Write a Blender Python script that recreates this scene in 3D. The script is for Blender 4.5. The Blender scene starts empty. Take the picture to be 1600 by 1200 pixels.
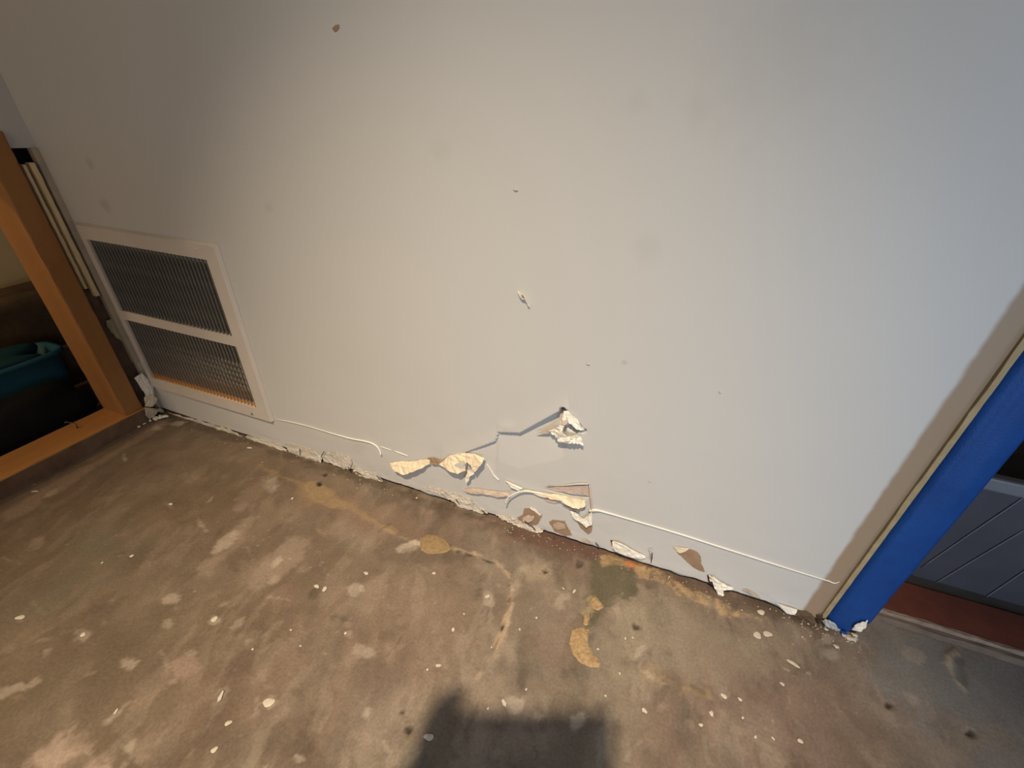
import bpy, bmesh, math, random
import numpy as np
from mathutils import Vector, Matrix

random.seed(7)
rng = np.random.RandomState(11)
scene = bpy.context.scene
COL = scene.collection

# ------------------------------------------------------------------ camera
# world: room corner at the origin, +X along the damaged wall, wall plane y=0,
# room on the -Y side, Z up, metres.
F = 664.17
PITCH, ROLL, YAW = math.radians(31.368), math.radians(2.2687), math.radians(-19.308)
CAM = np.array([1.172, -0.5515, 0.68])
_f = np.array([math.sin(YAW)*math.cos(PITCH), math.cos(YAW)*math.cos(PITCH), -math.sin(PITCH)])
_r0 = np.array([math.cos(YAW), -math.sin(YAW), 0.0])
_u0 = np.cross(_r0, _f)
RT = math.cos(ROLL)*_r0 + math.sin(ROLL)*_u0
UP = -math.sin(ROLL)*_r0 + math.cos(ROLL)*_u0
FW = _f
cam_d = bpy.data.cameras.new('camera')
cam_d.sensor_width = 36.0
cam_d.lens = F/1600*36.0
cam_d.clip_start = 0.01
cam = bpy.data.objects.new('camera', cam_d)
COL.objects.link(cam)
cam.matrix_world = Matrix(((RT[0], UP[0], -FW[0], CAM[0]), (RT[1], UP[1], -FW[1], CAM[1]),
                           (RT[2], UP[2], -FW[2], CAM[2]), (0, 0, 0, 1)))
scene.camera = cam

# ------------------------------------------------------------------ world and lights
w = bpy.data.worlds.new('world'); scene.world = w; w.use_nodes = True
bg = w.node_tree.nodes['Background']
bg.inputs[0].default_value = (1.0, 0.78, 0.54, 1); bg.inputs[1].default_value = 0.86

LAMP = (1.11, -1.24, 2.34)
ld = bpy.data.lights.new('downlight_beam', 'SPOT')
ld.energy = 345; ld.color = (1.0, 0.80, 0.54); ld.spot_size = math.radians(42.5); ld.spot_blend = 1.0
ld.shadow_soft_size = 0.035
lo = bpy.data.objects.new('downlight_beam', ld); COL.objects.link(lo)
lo.location = LAMP
_t = Vector((0.93, -0.34, 0.0)) - Vector(LAMP)
lo.rotation_euler = _t.to_track_quat('-Z', 'Y').to_euler()

wd = bpy.data.lights.new('window_daylight', 'AREA')
wd.energy = 6.0; wd.color = (0.52, 0.75, 1.0); wd.shape = 'RECTANGLE'; wd.size = 0.5; wd.size_y = 0.4
wo = bpy.data.objects.new('window_daylight', wd); COL.objects.link(wo)
wo.location = (1.80, -1.05, 0.40)
_t = Vector((1.4, 0.0, 0.4)) - Vector(wo.location)
wo.rotation_euler = _t.to_track_quat('-Z', 'Y').to_euler()

vs = scene.view_settings
vs.view_transform = 'Standard'; vs.look = 'None'; vs.exposure = 0.0; vs.gamma = 1.0
vs.use_curve_mapping = False

# ------------------------------------------------------------------ survey helpers
# turn a measured sight line into a point on one of the room's real planes
def _ray(u, v): return RT*(u-800)/F - UP*(v-600)/F + FW
def W(u, v, off=0.0):
    d = _ray(u, v); return Vector(CAM + d*((-off-CAM[1])/d[1]))
def WP(u, v, off=0.0):
    """wall-plane point, then lifted off the wall along its normal"""
    p = W(u, v); p.y -= off; return p
def G(u, v, z=0.0):
    d = _ray(u, v); return Vector(CAM + d*((z-CAM[2])/d[2]))
def L(u, v, x=0.0):
    d = _ray(u, v); return Vector(CAM + d*((x-CAM[0])/d[0]))
def uv_of(P):
    q = P - CAM
    zc = q @ FW
    zc = np.where(np.abs(zc) < 1e-6, 1e-6, zc)
    return 800 + F*(q @ RT)/zc, 600 - F*(q @ UP)/zc, zc

# ------------------------------------------------------------------ materials
def srgb(r, g, b):
    def c(x):
        x /= 255.0
        return x/12.92 if x <= 0.04045 else ((x+0.055)/1.055)**2.4
    return (c(r), c(g), c(b), 1.0)

def mat(name, col, rough=0.6, var=0.25, scale=20.0, bump=0.0, bscale=80.0, spec=0.3, metal=0.0,
        col2=None, stretch=None, alpha=None, trans=0.0):
    m = bpy.data.materials.new(name); m.use_nodes = True
    nt = m.node_tree; b = nt.nodes['Principled BSDF']
    tc = nt.nodes.new('ShaderNodeTexCoord'); src = tc.outputs['Object']
    if stretch:
        mp = nt.nodes.new('ShaderNodeMapping'); mp.inputs['Scale'].default_value = stretch
        nt.links.new(src, mp.inputs[0]); src = mp.outputs[0]
    n = nt.nodes.new('ShaderNodeTexNoise'); n.inputs['Scale'].default_value = scale
    n.inputs['Detail'].default_value = 6; n.inputs['Roughness'].default_value = 0.6
    nt.links.new(src, n.inputs['Vector'])
    mr = nt.nodes.new('ShaderNodeMapRange'); mr.inputs[1].default_value = 0.3; mr.inputs[2].default_value = 0.7
    nt.links.new(n.outputs[0], mr.inputs[0])
    mx = nt.nodes.new('ShaderNodeMix'); mx.data_type = 'RGBA'
    if col2 is None: col2 = tuple(c*(1-var) for c in col[:3])+(1,)
    mx.inputs[6].default_value = col2; mx.inputs[7].default_value = col
    nt.links.new(mr.outputs[0], mx.inputs[0]); nt.links.new(mx.outputs[2], b.inputs['Base Color'])
    b.inputs['Roughness'].default_value = rough; b.inputs['Metallic'].default_value = metal
    b.inputs['Specular IOR Level'].default_value = spec
    b.inputs['Transmission Weight'].default_value = trans
    if alpha is not None: b.inputs['Alpha'].default_value = alpha
    if bump:
        n2 = nt.nodes.new('ShaderNodeTexNoise'); n2.inputs['Scale'].default_value = bscale
        n2.inputs['Detail'].default_value = 4
        nt.links.new(src, n2.inputs['Vector'])
        bp = nt.nodes.new('ShaderNodeBump'); bp.inputs['Strength'].default_value = bump
        bp.inputs['Distance'].default_value = 0.002
        nt.links.new(n2.outputs[0], bp.inputs['Height']); nt.links.new(bp.outputs[0], b.inputs['Normal'])
    return m

PAINT = (0.560, 0.558, 0.556, 1)
M = {}
M['cream'] = mat('cream_paint', (0.70, 0.56, 0.34, 1), 0.5, 0.12, 8)
M['wood'] = mat('bare_lumber', (0.35, 0.170, 0.060, 1), 0.55, 0.3, 14, 0.25, 60, col2=(0.265, 0.118, 0.038, 1), stretch=(1, 1, 0.12))
M['woodplate'] = mat('bare_lumber_plate', (0.52, 0.255, 0.085, 1), 0.55, 0.3, 14, 0.25, 60, col2=(0.40, 0.18, 0.055, 1), stretch=(1, 0.12, 1))
M['wooddirty'] = mat('dirty_lumber', (0.16, 0.105, 0.070, 1), 0.8, 0.5, 22, 0.4, 70, col2=(0.085, 0.050, 0.032, 1))
M['dark'] = mat('cavity_shade', (0.012, 0.008, 0.007, 1), 0.9)  # near-black colour puts the shade of gaps and holes into the surface
M['metalwhite'] = mat('grille_enamel', (0.60, 0.55, 0.51, 1), 0.45, 0.10, 12, spec=0.4)
M['slat'] = mat('dusty_slat', (0.17, 0.155, 0.135, 1), 0.6, 0.4, 30)
M['filter'] = mat('filter_media', (0.075, 0.066, 0.058, 1), 0.95, 0.5, 40)
M['orange'] = mat('rusty_orange', (0.62, 0.27, 0.04, 1), 0.8, 0.6, 60)
M['screw'] = mat('screw_metal', (0.25, 0.22, 0.20, 1), 0.4, metal=0.6)
M['kraft'] = mat('kraft_paper', (0.35, 0.235, 0.155, 1), 0.9, 0.25, 60, 0.3, 300)
M['kraftpale'] = mat('pale_kraft_paper', (0.52, 0.40, 0.31, 1), 0.9, 0.25, 60, 0.3, 300)
M['torn'] = mat('torn_cream_paper', (0.84, 0.73, 0.56, 1), 0.85, 0.22, 90, 0.5, 250)
M['pink'] = mat('torn_pink_paper', (0.62, 0.50, 0.43, 1), 0.85, 0.3, 70, 0.4, 250)
M['gyp'] = mat('white_gypsum', (0.88, 0.84, 0.77, 1), 0.9, 0.15, 80, 0.6, 200)
M['gypdirty'] = mat('dirty_gypsum', (0.62, 0.55, 0.46, 1), 0.9, 0.45, 60, 0.6, 200, col2=(0.42, 0.34, 0.26, 1))
M['footpaint'] = mat('scuffed_foot_paint', (0.62, 0.55, 0.46, 1), 0.85, 0.4, 55, 0.6, 200, col2=(0.47, 0.455, 0.44, 1))
M['skimpaint'] = mat('paint_skin', PAINT, 0.55, 0.06, 30, 0.2, 300)
M['caulk'] = mat('white_caulk', (0.78, 0.76, 0.72, 1), 0.5, 0.08, 40)
M['splinter'] = mat('dark_splinter', (0.07, 0.04, 0.025, 1), 0.9)
M['tape'] = mat('blue_painters_tape', (0.005, 0.060, 0.27, 1), 0.6, 0.25, 18, 0.35, 400, col2=(0.004, 0.042, 0.205, 1))
M['yellow'] = mat('pale_wood_edge', (0.40, 0.315, 0.19, 1), 0.8, 0.3, 40)
M['redboard'] = mat('red_brown_paint', (0.185, 0.055, 0.036, 1), 0.6, 0.4, 25, 0.2, 120, col2=(0.12, 0.04, 0.028, 1))
M['graywood'] = mat('gray_weathered_wood', (0.20, 0.155, 0.125, 1), 0.8, 0.4, 30, 0.3, 100)
M['teal'] = mat('teal_plastic', (0.030, 0.120, 0.175, 1), 0.5, 0.2, 8)
M['tealdark'] = mat('teal_dark', (0.012, 0.06, 0.075, 1), 0.6)
M['olive'] = mat('brown_canvas', (0.115, 0.075, 0.045, 1), 0.95, 0.5, 18, 0.6, 60)
M['black'] = mat('black_fabric', (0.004, 0.004, 0.006, 1), 0.9, 0.4, 30, 0.4, 80)
M['nail'] = mat('steel_nail', (0.20, 0.18, 0.16, 1), 0.4, metal=0.8)
M['greenpaper'] = mat('faded_green_paper', (0.42, 0.40, 0.26, 1), 0.9, 0.3, 40)
M['smoke'] = mat('smoky_plastic', (0.115, 0.118, 0.15, 1), 0.35, 0.25, 10, spec=0.5, trans=0.25)
M['creasepale'] = mat('pale_crease', (0.24, 0.25, 0.30, 1), 0.4)
M['smokedark'] = mat('smoky_plastic_dark', (0.09, 0.085, 0.085, 1), 0.6)
M['smokerim'] = mat('smoky_plastic_rim', (0.19, 0.205, 0.24, 1), 0.3, 0.2, 10, spec=0.6)
M['drip'] = mat('paint_drip', (0.60, 0.54, 0.46, 1), 0.6, 0.25, 120)
M['chip'] = mat('loose_chip', (0.58, 0.53, 0.46, 1), 0.7, 0.2, 120)
M['glue'] = mat('old_adhesive', (0.31, 0.22, 0.12, 1), 0.75, 0.45, 150, 0.8, 160, col2=(0.22, 0.15, 0.08, 1))
M['plain'] = mat('matt_wall_paint', (0.45, 0.45, 0.45, 1), 0.7, 0.05, 5)
M['darkwall'] = mat('painted_dimness', (0.02, 0.02, 0.022, 1), 0.8, 0.2, 5)  # near-black colour stands in for the lack of light in unlit spaces
M['cloth'] = mat('dark_clothing', (0.03, 0.035, 0.05, 1), 0.9, 0.3, 30)
M['skin'] = mat('skin', (0.42, 0.25, 0.17, 1), 0.5, 0.1, 20)
M['hair'] = mat('brown_hair', (0.04, 0.025, 0.015, 1), 0.6, 0.4, 60)
M['phone'] = mat('phone_shell', (0.02, 0.02, 0.022, 1), 0.3)
M['glass'] = mat('lens_glass', (0.01, 0.01, 0.02, 1), 0.1)

# ------------------------------------------------------------------ object helpers
def tag(o, label=None, cat=None, group=None, kind=None):
    if label: o['label'] = label
    if cat: o['category'] = cat
    if group: o['group'] = group
    if kind: o['kind'] = kind
    return o
def obj(name, verts, faces, m, parent=None, smooth=False):
    me = bpy.data.meshes.new(name)
    me.from_pydata([tuple(v) for v in verts], [], faces); me.update()
    return link(name, me, m, parent, smooth)
def link(name, me, m, parent=None, smooth=False):
    if smooth: me.polygons.foreach_set('use_smooth', [True]*len(me.polygons))
    o = bpy.data.objects.new(name, me); COL.objects.link(o)
    if m and not me.materials: me.materials.append(m)
    if parent: 
        o.parent = parent
        o.matrix_parent_inverse = parent.matrix_basis.inverted()
    return o
def from_bm(name, bm, m, parent=None, smooth=False):
    me = bpy.data.meshes.new(name); bm.normal_update(); bm.to_mesh(me); bm.free()
    return link(name, me, m, parent, smooth)
def empty(name, loc):
    o = bpy.data.objects.new(name, None); COL.objects.link(o); o.location = loc; o.empty_display_size = 0.05
    return o
def box_bm(bm, lo, hi, bev=0.0):
    x0, y0, z0 = lo; x1, y1, z1 = hi
    vs_ = [bm.verts.new(p) for p in ((x0,y0,z0),(x1,y0,z0),(x1,y1,z0),(x0,y1,z0),(x0,y0,z1),(x1,y0,z1),(x1,y1,z1),(x0,y1,z1))]
    fs = [bm.faces.new([vs_[i] for i in f]) for f in ((0,3,2,1),(4,5,6,7),(0,1,5,4),(1,2,6,5),(2,3,7,6),(3,0,4,7))]
    if bev:
        es = list({e for f in fs for e in f.edges})
        bmesh.ops.bevel(bm, geom=es, offset=bev, segments=2, affect='EDGES', profile=0.6)
def box(name, lo, hi, m, parent=None, bev=0.0):
    bm = bmesh.new(); box_bm(bm, lo, hi, bev); return from_bm(name, bm, m, parent)
def rough_board(name, lo, hi, m, parent=None, bev=0.002, seg=24, amp=0.0012, axis=2, seed=1):
    """board with many cross-cuts and slightly wavering faces"""
    bm = bmesh.new(); box_bm(bm, lo, hi, bev)
    L_ = hi[axis]-lo[axis]
    for k in range(1, seg):
        co = [0,0,0]; co[axis] = lo[axis]+L_*k/seg; no = [0,0,0]; no[axis] = 1
        bmesh.ops.bisect_plane(bm, geom=bm.verts[:]+bm.edges[:]+bm.faces[:], plane_co=co, plane_no=no)
    r = random.Random(seed)
    for v in bm.verts:
        for a in range(3):
            if a != axis: v.co[a] += r.uniform(-amp, amp)
    return from_bm(name, bm, m, parent)
def tube(name, pts, rad, m, parent=None, sides=7, smooth=True):
    pts = [Vector(p) for p in pts]; n = len(pts)
    rads = rad if isinstance(rad, (list, tuple)) else [rad]*n
    vs_, fs = [], []
    for i, p in enumerate(pts):
        t = (pts[min(i+1, n-1)]-pts[max(i-1, 0)]).normalized()
        a = t.cross(Vector((0, 1, 0.13)));
        if a.length < 1e-3: a = t.cross(Vector((1, 0, 0)))
        a.normalize(); b = t.cross(a)
        for k in range(sides):
            th = 2*math.pi*k/sides
            vs_.append(p+(a*math.cos(th)+b*math.sin(th))*rads[i])
    for i in range(n-1):
        for k in range(sides):
            k2 = (k+1) % sides
            fs.append((i*sides+k, i*sides+k2, (i+1)*sides+k2, (i+1)*sides+k))
    fs.append(tuple(range(sides))[::-1]); fs.append(tuple((n-1)*sides+k for k in range(sides)))
    return obj(name, vs_, fs, m, parent, smooth)
def smooth_path(pts, n=6):
    """Catmull-Rom through the points"""
    P = [Vector(p) for p in pts]; P = [P[0]*2-P[1]]+P+[P[-1]*2-P[-2]]
    out = []
    for i in range(1, len(P)-2):
        for k in range(n):
            t = k/n
            out.append(0.5*((2*P[i])+(P[i+1]-P[i-1])*t+(2*P[i-1]-5*P[i]+4*P[i+1]-P[i+2])*t*t+(3*P[i]-P[i-1]-3*P[i+1]+P[i+2])*t**3))
    out.append(P[-2]); return out
def flap(name, pts, m, parent, thick=0.0012, cuts=2, jit=0.0012, seed=0, edge=0.0006):
    """torn sheet stuck to the wall: outline (u, v, millimetres off the wall), ragged and crumpled"""
    r = random.Random(seed+len(pts)*13+int(pts[0][0]))
    bm = bmesh.new()
    vs_ = [bm.verts.new(WP(u, v, o/1000.0)) for u, v, o in pts]
    f = bm.faces.new(vs_)
    f.normal_update()
    if f.normal.y > 0: bmesh.ops.reverse_faces(bm, faces=[f])
    bmesh.ops.triangulate(bm, faces=bm.faces[:])
    for _ in range(cuts):
        bmesh.ops.subdivide_edges(bm, edges=bm.edges[:], cuts=1, use_grid_fill=True)
        for v in bm.verts:
            if v.is_boundary:
                v.co.x += r.uniform(-edge, edge); v.co.z += r.uniform(-edge, edge)
            v.co.y += r.uniform(-jit, jit)*0.5
    for v in bm.verts: v.co.y = min(v.co.y, -0.0004)
    top = bm.faces[:]
    geo = bmesh.ops.extrude_face_region(bm, geom=top)
    for e in geo['geom']:
        if isinstance(e, bmesh.types.BMVert): e.co.y -= thick
    bmesh.ops.recalc_face_normals(bm, faces=bm.faces[:])
    return from_bm(name, bm, m, parent)

# ------------------------------------------------------------------ numpy noise and masks
_tab = rng.rand(256, 256)
def vnoise(x, y, s=0):
    xi = np.floor(x).astype(int); yi = np.floor(y).astype(int)
    fx = x-xi; fy = y-yi; fx = fx*fx*(3-2*fx); fy = fy*fy*(3-2*fy)
    def h(a, b): return _tab[(a+s*37) & 255, (b+s*91) & 255]
    return (h(xi, yi)*(1-fx)+h(xi+1, yi)*fx)*(1-fy)+(h(xi, yi+1)*(1-fx)+h(xi+1, yi+1)*fx)*fy
def fbm(x, y, s=0, o=5):
    a, t, n = 0.5, 0.0, 0.0
    for k in range(o):
        t = t+a*vnoise(x*2**k, y*2**k, s+k); n += a; a *= 0.55
    return t/n
def sstep(a, b, x):
    t = np.clip((x-a)/(b-a), 0, 1); return t*t*(3-2*t)
def seg_dist(X, Y, pts, closed):
    d = np.full(X.shape, 1e9); n = len(pts); inside = np.zeros(X.shape, bool); along = np.zeros(X.shape)
    for i in range(n if closed else n-1):
        ax, ay = pts[i][0], pts[i][1]; bx, by = pts[(i+1) % n][0], pts[(i+1) % n][1]
        ex, ey = bx-ax, by-ay; L2 = ex*ex+ey*ey+1e-12
        t = np.clip(((X-ax)*ex+(Y-ay)*ey)/L2, 0, 1)
        dd = np.hypot(X-ax-t*ex, Y-ay-t*ey)
        along = np.where(dd < d, (i+t), along); d = np.minimum(d, dd)
        if closed:
            c = ((ay > Y) != (by > Y)) & (X < ex*(Y-ay)/(ey if abs(ey) > 1e-12 else 1e-12)+ax)
            inside ^= c
    return (np.where(inside, -d, d) if closed else d), along
def ell(u, v, a, b, ang=0, n=18, j=0.0):
    r = random.Random(int(u*7+v)); t = math.radians(ang); out = []
    for k in range(n):
        th = 2*math.pi*k/n; q = 1+r.uniform(-j, j)
        x = a*q*math.cos(th); y = b*q*math.sin(th)
        out.append((u+x*math.cos(t)-y*math.sin(t), v+x*math.sin(t)+y*math.cos(t)))
    return out

# ================================================================== FLOOR
def lines(*parts):
    out = []
    for a, b, st in parts:
        n = max(1, int(round((b-a)/st))); out += [a+(b-a)*i/n for i in range(n)]
    out.append(parts[-1][1]); return np.array(out)
fx = lines((-0.9, -0.02, 0.08), (-0.02, 2.0, 0.0032), (2.0, 3.2, 0.1))
fy = lines((-2.6, -0.7, 0.1), (-0.7, -0.60, 0.02), (-0.60, 0.05, 0.0032), (0.05, 1.2, 0.1))
X, Y = np.meshgrid(fx, fy)
Xf, Yf = X.ravel(), Y.ravel()
# trowel streaks run diagonally towards the corner
a0 = G(330, 860); a1 = G(430, 740); sd = (a1-a0).normalized()
S = Xf*sd.x+Yf*sd.y; T = -Xf*sd.y+Yf*sd.x
wx_ = 0.06*(fbm(Xf*8, Yf*8, 81)-0.5); wy_ = 0.06*(fbm(Xf*8+3, Yf*8, 85)-0.5); S = S+wx_; T = T+wy_
n1 = fbm(S*3.5, T*9, 1); n2 = fbm(Xf*7, Yf*7, 5); n3 = fbm(Xf*28, Yf*28, 9); n4 = fbm(S*14, T*40, 14); n5 = fbm(Xf*2.2+5, Yf*2.2, 19)
base = np.array([0.185, 0.140, 0.103]); darkc = np.array([0.115, 0.086, 0.062]); lightc = np.array([0.265, 0.212, 0.165]); green = np.array([0.160, 0.143, 0.108]); red = np.array([0.205, 0.138, 0.107])
C3 = np.tile(base, (Xf.size, 1))
def over(C, col, m): return C*(1-m[:, None])+np.asarray(col)[None]*m[:, None]
C3 = over(C3, darkc, sstep(0.50, 0.30, n1)*0.75)
C3 = over(C3, lightc, sstep(0.55, 0.75, n2)*0.55)
C3 = over(C3, green, sstep(0.50, 0.68, n5)*0.55)
C3 = over(C3, red, sstep(0.52, 0.70, fbm(Xf*5+9, Yf*5, 23))*0.5)
C3 = over(C3, lightc, sstep(0.58, 0.75, n4)*0.35)
C3 = over(C3, lightc*1.05, sstep(0.56, 0.60, fbm(S*7+3, T*16, 61))*0.38)
C3 = over(C3, darkc, sstep(0.56, 0.60, fbm((Xf+wx_)*11, (Yf+wy_)*11+4, 67))*0.40)
C3 = over(C3, darkc*0.9, sstep(0.60, 0.66, fbm(S*12+1, T*34, 91))*0.40)
C3 = over(C3, lightc*1.1, sstep(0.62, 0.67, fbm(S*10+6, T*46, 95))*0.45)
C3 = over(C3, lightc, sstep(0.60, 0.63, fbm((Xf+wx_)*16+7, (Yf+wy_)*16, 71))*0.38)
C3 = over(C3, green*0.8, sstep(0.58, 0.66, fbm(S*6, T*22+2, 75))*0.30)
C3 = C3*(0.58+0.84*n3)[:, None]
# slab colour darkened and browned leftward to paint light falloff, greyer by the doorway
C3 = over(C3, C3.mean(0)*np.array([0.80, 0.72, 0.62]), sstep(1.05, 0.40, Xf)*0.55)
C3 = over(C3, np.array([0.235, 0.215, 0.205]), sstep(1.45, 1.68, Xf+0.10*(n2-0.5)+0.45*Yf)*0.60)  # lighter grey puts the cool daylight there into the colour
Z = 0.0006*(n3-0.5)*2+0.0012*(n2-0.5)

SC = 1.42
def stain(pts, col, op=0.6, soft=0.006, namp=0.008, nsc=60, width=None, closed=True, lift=0.0, seed=3, mott=0.0):
    """mark with a shape of its own on the slab; outline given as sight points"""
    wp = [(G(u, v).x, G(u, v).y) for u, v in pts]
    ax = [p[0] for p in wp]; ay = [p[1] for p in wp]; mg = 0.05+soft
    sel = np.where((Xf > min(ax)-mg) & (Xf < max(ax)+mg) & (Yf > min(ay)-mg) & (Yf < max(ay)+mg))[0]
    if not sel.size: return
    x, y = Xf[sel], Yf[sel]
    d, al = seg_dist(x, y, wp, closed)
    if not closed:
        ww = np.interp(al, np.arange(len(width)), width) if isinstance(width, (list, tuple)) else width
        d = d-ww
    if closed and len(pts) == 18: namp = max(namp, 0.22*min(max(ax)-min(ax), max(ay)-min(ay)))
    d = d+namp*(fbm(x*nsc*0.5, y*nsc*0.5, seed+len(pts)+int(pts[0][0]) % 17)-0.5)*4.5+0.7*namp*(fbm(x*nsc*2.2, y*nsc*2.2, seed+8)-0.5)*2
    col = np.asarray(col)*SC
    m = sstep(soft, -soft, d)*op
    m = m*(0.55+0.9*np.clip(fbm(x*55, y*55, seed+21), 0.1, 0.75))
    if mott: m = m*(1-mott*sstep(0.45, 0.62, fbm(x*110, y*110, seed+4)))
    C3[sel] = over(C3[sel], col, m)
    if lift: Z[sel] += lift*m/op

LT = (0.215, 0.165, 0.128); PALE = (0.36, 0.31, 0.25); YEL = (0.205, 0.145, 0.078); DK = (0.045, 0.034, 0.024); OLV = (0.075, 0.066, 0.040); SAND = (0.34, 0.235, 0.12); WHT = (0.55, 0.50, 0.43)
# broad tonal patches
stain(ell(430, 885, 62, 26, -38), LT, 0.55, 0.010, 0.012)
stain(ell(360, 850, 60, 10, -48), LT, 0.45, 0.008, 0.010)
stain(ell(395, 770, 40, 9, -45), LT, 0.45, 0.008, 0.010)
stain(ell(425, 758, 12, 18, 30), PALE, 0.45, 0.006, 0.006)
stain([(40,1200),(70,1160),(100,1130),(118,1148),(150,1160),(165,1195),(160,1215),(120,1210),(125,1190),(110,1200),(80,1215)], (0.30,0.235,0.19), 0.75, 0.006, 0.008)
stain(ell(285, 1045, 20, 14, -30), (0.24,0.17,0.14), 0.6, 0.006, 0.006)
stain(ell(160, 960, 60, 14, -35), DK, 0.35, 0.02, 0.02); stain(ell(215, 870, 70, 12, -38), DK, 0.30, 0.02, 0.02)
stain(ell(120, 900, 120, 40, -35), (0.085,0.082,0.06), 0.4, 0.04, 0.03)
stain([(0,800),(60,768),(120,735),(200,690),(235,668),(262,655),(255,668),(190,708),(120,750),(50,795),(0,822)], (0.23,0.165,0.125), 0.5, 0.006, 0.006)
stain(ell(300, 780, 130, 30, -10), (0.085,0.06,0.036), 0.4, 0.03, 0.03)
stain(ell(640, 960, 120, 70, 20), (0.175,0.125,0.092), 0.45, 0.05, 0.03)
stain(ell(560, 800, 110, 20, 20), (0.155,0.10,0.072), 0.5, 0.02, 0.02)
stain(ell(850, 845, 120, 18, 18), (0.14,0.088,0.066), 0.55, 0.015, 0.02)
stain(ell(850, 950, 60, 55, 0), (0.17,0.135,0.10), 0.45, 0.03, 0.02)
stain(ell(1010, 980, 70, 55, 10), (0.205,0.17,0.125), 0.60, 0.02, 0.02)
stain(ell(1120, 1010, 90, 50, 15), (0.185,0.155,0.115), 0.50, 0.03, 0.02)
stain([(915,1005),(950,985),(985,1040),(985,1100),(960,1200),(935,1200),(940,1090)], (0.195,0.16,0.12), 0.45, 0.012, 0.012)
stain(ell(870, 1010, 28, 70, 10), (0.155,0.105,0.08), 0.45, 0.02, 0.02)
stain(ell(1250, 1120, 120, 50, 20), (0.15,0.105,0.085), 0.45, 0.04, 0.03)
stain(ell(1440, 1050, 80, 50, 25), (0.16,0.165,0.16), 0.5, 0.03, 0.03)
stain(ell(1540, 1080, 60, 50, 25), (0.15,0.155,0.15), 0.5, 0.03, 0.03)
stain(ell(1505, 1165, 60, 28, -30), (0.19,0.15,0.105), 0.5, 0.015, 0.015)
stain(ell(1390, 1120, 70, 14, 38), (0.19,0.155,0.125), 0.45, 0.010, 0.012)
stain(ell(1545, 1180, 40, 30, 0), (0.12,0.11,0.11), 0.4, 0.02, 0.02)
# trowel arcs in the filled area
for k, (du, op) in enumerate(((0, .45), (14, .35), (26, .40), (38, .30))):
    stain([(965+du, 950), (975+du, 1000), (992+du, 1045), (990+du, 1090)], (0.25,0.205,0.155), op, 0.004, 0.004, 80, width=0.0035, closed=False)
stain([(600,880),(640,940),(660,1000)], LT, .2, .01, .01, width=.006, closed=False)
# dark line against the wall foot
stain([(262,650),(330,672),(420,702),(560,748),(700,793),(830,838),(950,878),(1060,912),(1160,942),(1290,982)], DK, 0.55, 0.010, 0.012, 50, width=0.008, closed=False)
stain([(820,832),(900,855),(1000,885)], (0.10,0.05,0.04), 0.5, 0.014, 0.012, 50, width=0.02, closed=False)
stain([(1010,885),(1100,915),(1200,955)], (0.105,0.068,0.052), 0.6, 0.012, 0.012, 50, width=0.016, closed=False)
# long glue line, cracks, sandy patches
stain([(405,728),(440,745),(475,757)], YEL, 0.4, 0.004, 0.004, 80, width=0.003, closed=False, lift=0.0008)
stain([(474,762),(482,748),(498,752),(520,770),(560,793),(605,822),(625,832),(618,836),(590,822),(545,798),(505,790),(485,780)], YEL, 0.75, 0.005, 0.005, 90, lift=0.0015)
stain([(470,755),(490,765),(505,785),(480,790),(462,772)], YEL, 0.35, 0.012, 0.008)
stain([(600,826),(625,838),(645,846),(655,850)], (0.25,0.18,0.12), 0.6, 0.003, 0.005, 90, width=0.004, closed=False, lift=0.001)
stain([(625,858),(640,848),(655,848)], PALE, 0.55, 0.004, 0.006, 90, width=0.006, closed=False)
stain([(708,858),(725,862),(750,868),(775,878),(795,898),(800,915),(797,940),(792,965),(780,1000),(765,1035),(745,1060)], (0.27,0.205,0.14), 0.95, 0.003, 0.004, 100, width=[.003,.004,.003,.003,.003,.003,.003,.004,.004,.003,.001], closed=False, lift=0.001)
stain([(712,861),(752,872),(778,884),(795,905),(798,935),(790,970),(776,1005),(758,1045)], DK, 1.0, 0.0025, 0.003, 100, width=0.0006, closed=False, lift=-0.001)
stain([(800,925),(812,895),(818,885)], PALE, 0.35, 0.006, 0.006, 80, width=0.006, closed=False)
stain(ell(848, 894, 24, 16, -10), (0.24,0.195,0.14), 0.5, 0.010, 0.008)
stain(ell(925, 905, 8, 30, 12), (0.10,0.072,0.05), 0.5, 0.01, 0.012)
stain([(925,890),(945,870),(990,885),(1005,910),(990,930),(965,925),(945,945),(930,970),(915,985),(910,960),(925,925)], OLV, 0.85, 0.006, 0.010, 70)
stain([(942,870),(965,872),(990,880),(1003,888),(990,892),(965,884),(945,882)], SAND, 0.65, 0.004, 0.006, 90, lift=0.001, mott=0.4)
stain([(978,878),(998,882),(1000,887),(982,886)], (0.45,0.17,0.06), 0.75, 0.003, 0.003, 90)
stain([(1000,892),(1030,903),(1060,920),(1090,935),(1130,948),(1170,962),(1195,968)], SAND, 0.65, 0.004, 0.008, 90, width=[.012,.011,.008,.006,.005,.004,.002], closed=False, lift=0.001, mott=0.75)
stain([(905,985),(915,955),(925,935),(922,975),(915,990)], (0.26,0.20,0.13), 0.6, 0.004, 0.010, 110, mott=0.6)
stain([(995,1052),(1015,1043),(1035,1046),(1050,1060),(1075,1070),(1105,1082),(1110,1092),(1080,1082),(1050,1076),(1025,1072),(1005,1062)], (0.215,0.155,0.085), 0.65, 0.004, 0.007, 90, mott=0.45)
stain([(1048,1062),(1075,1071),(1100,1082)], DK, 0.5, 0.003, 0.003, 100, width=0.001, closed=False)
stain([(1005,1050),(1025,1063),(1050,1075)], PALE, 0.35, 0.003, 0.004, 100, width=0.0015, closed=False)
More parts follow.
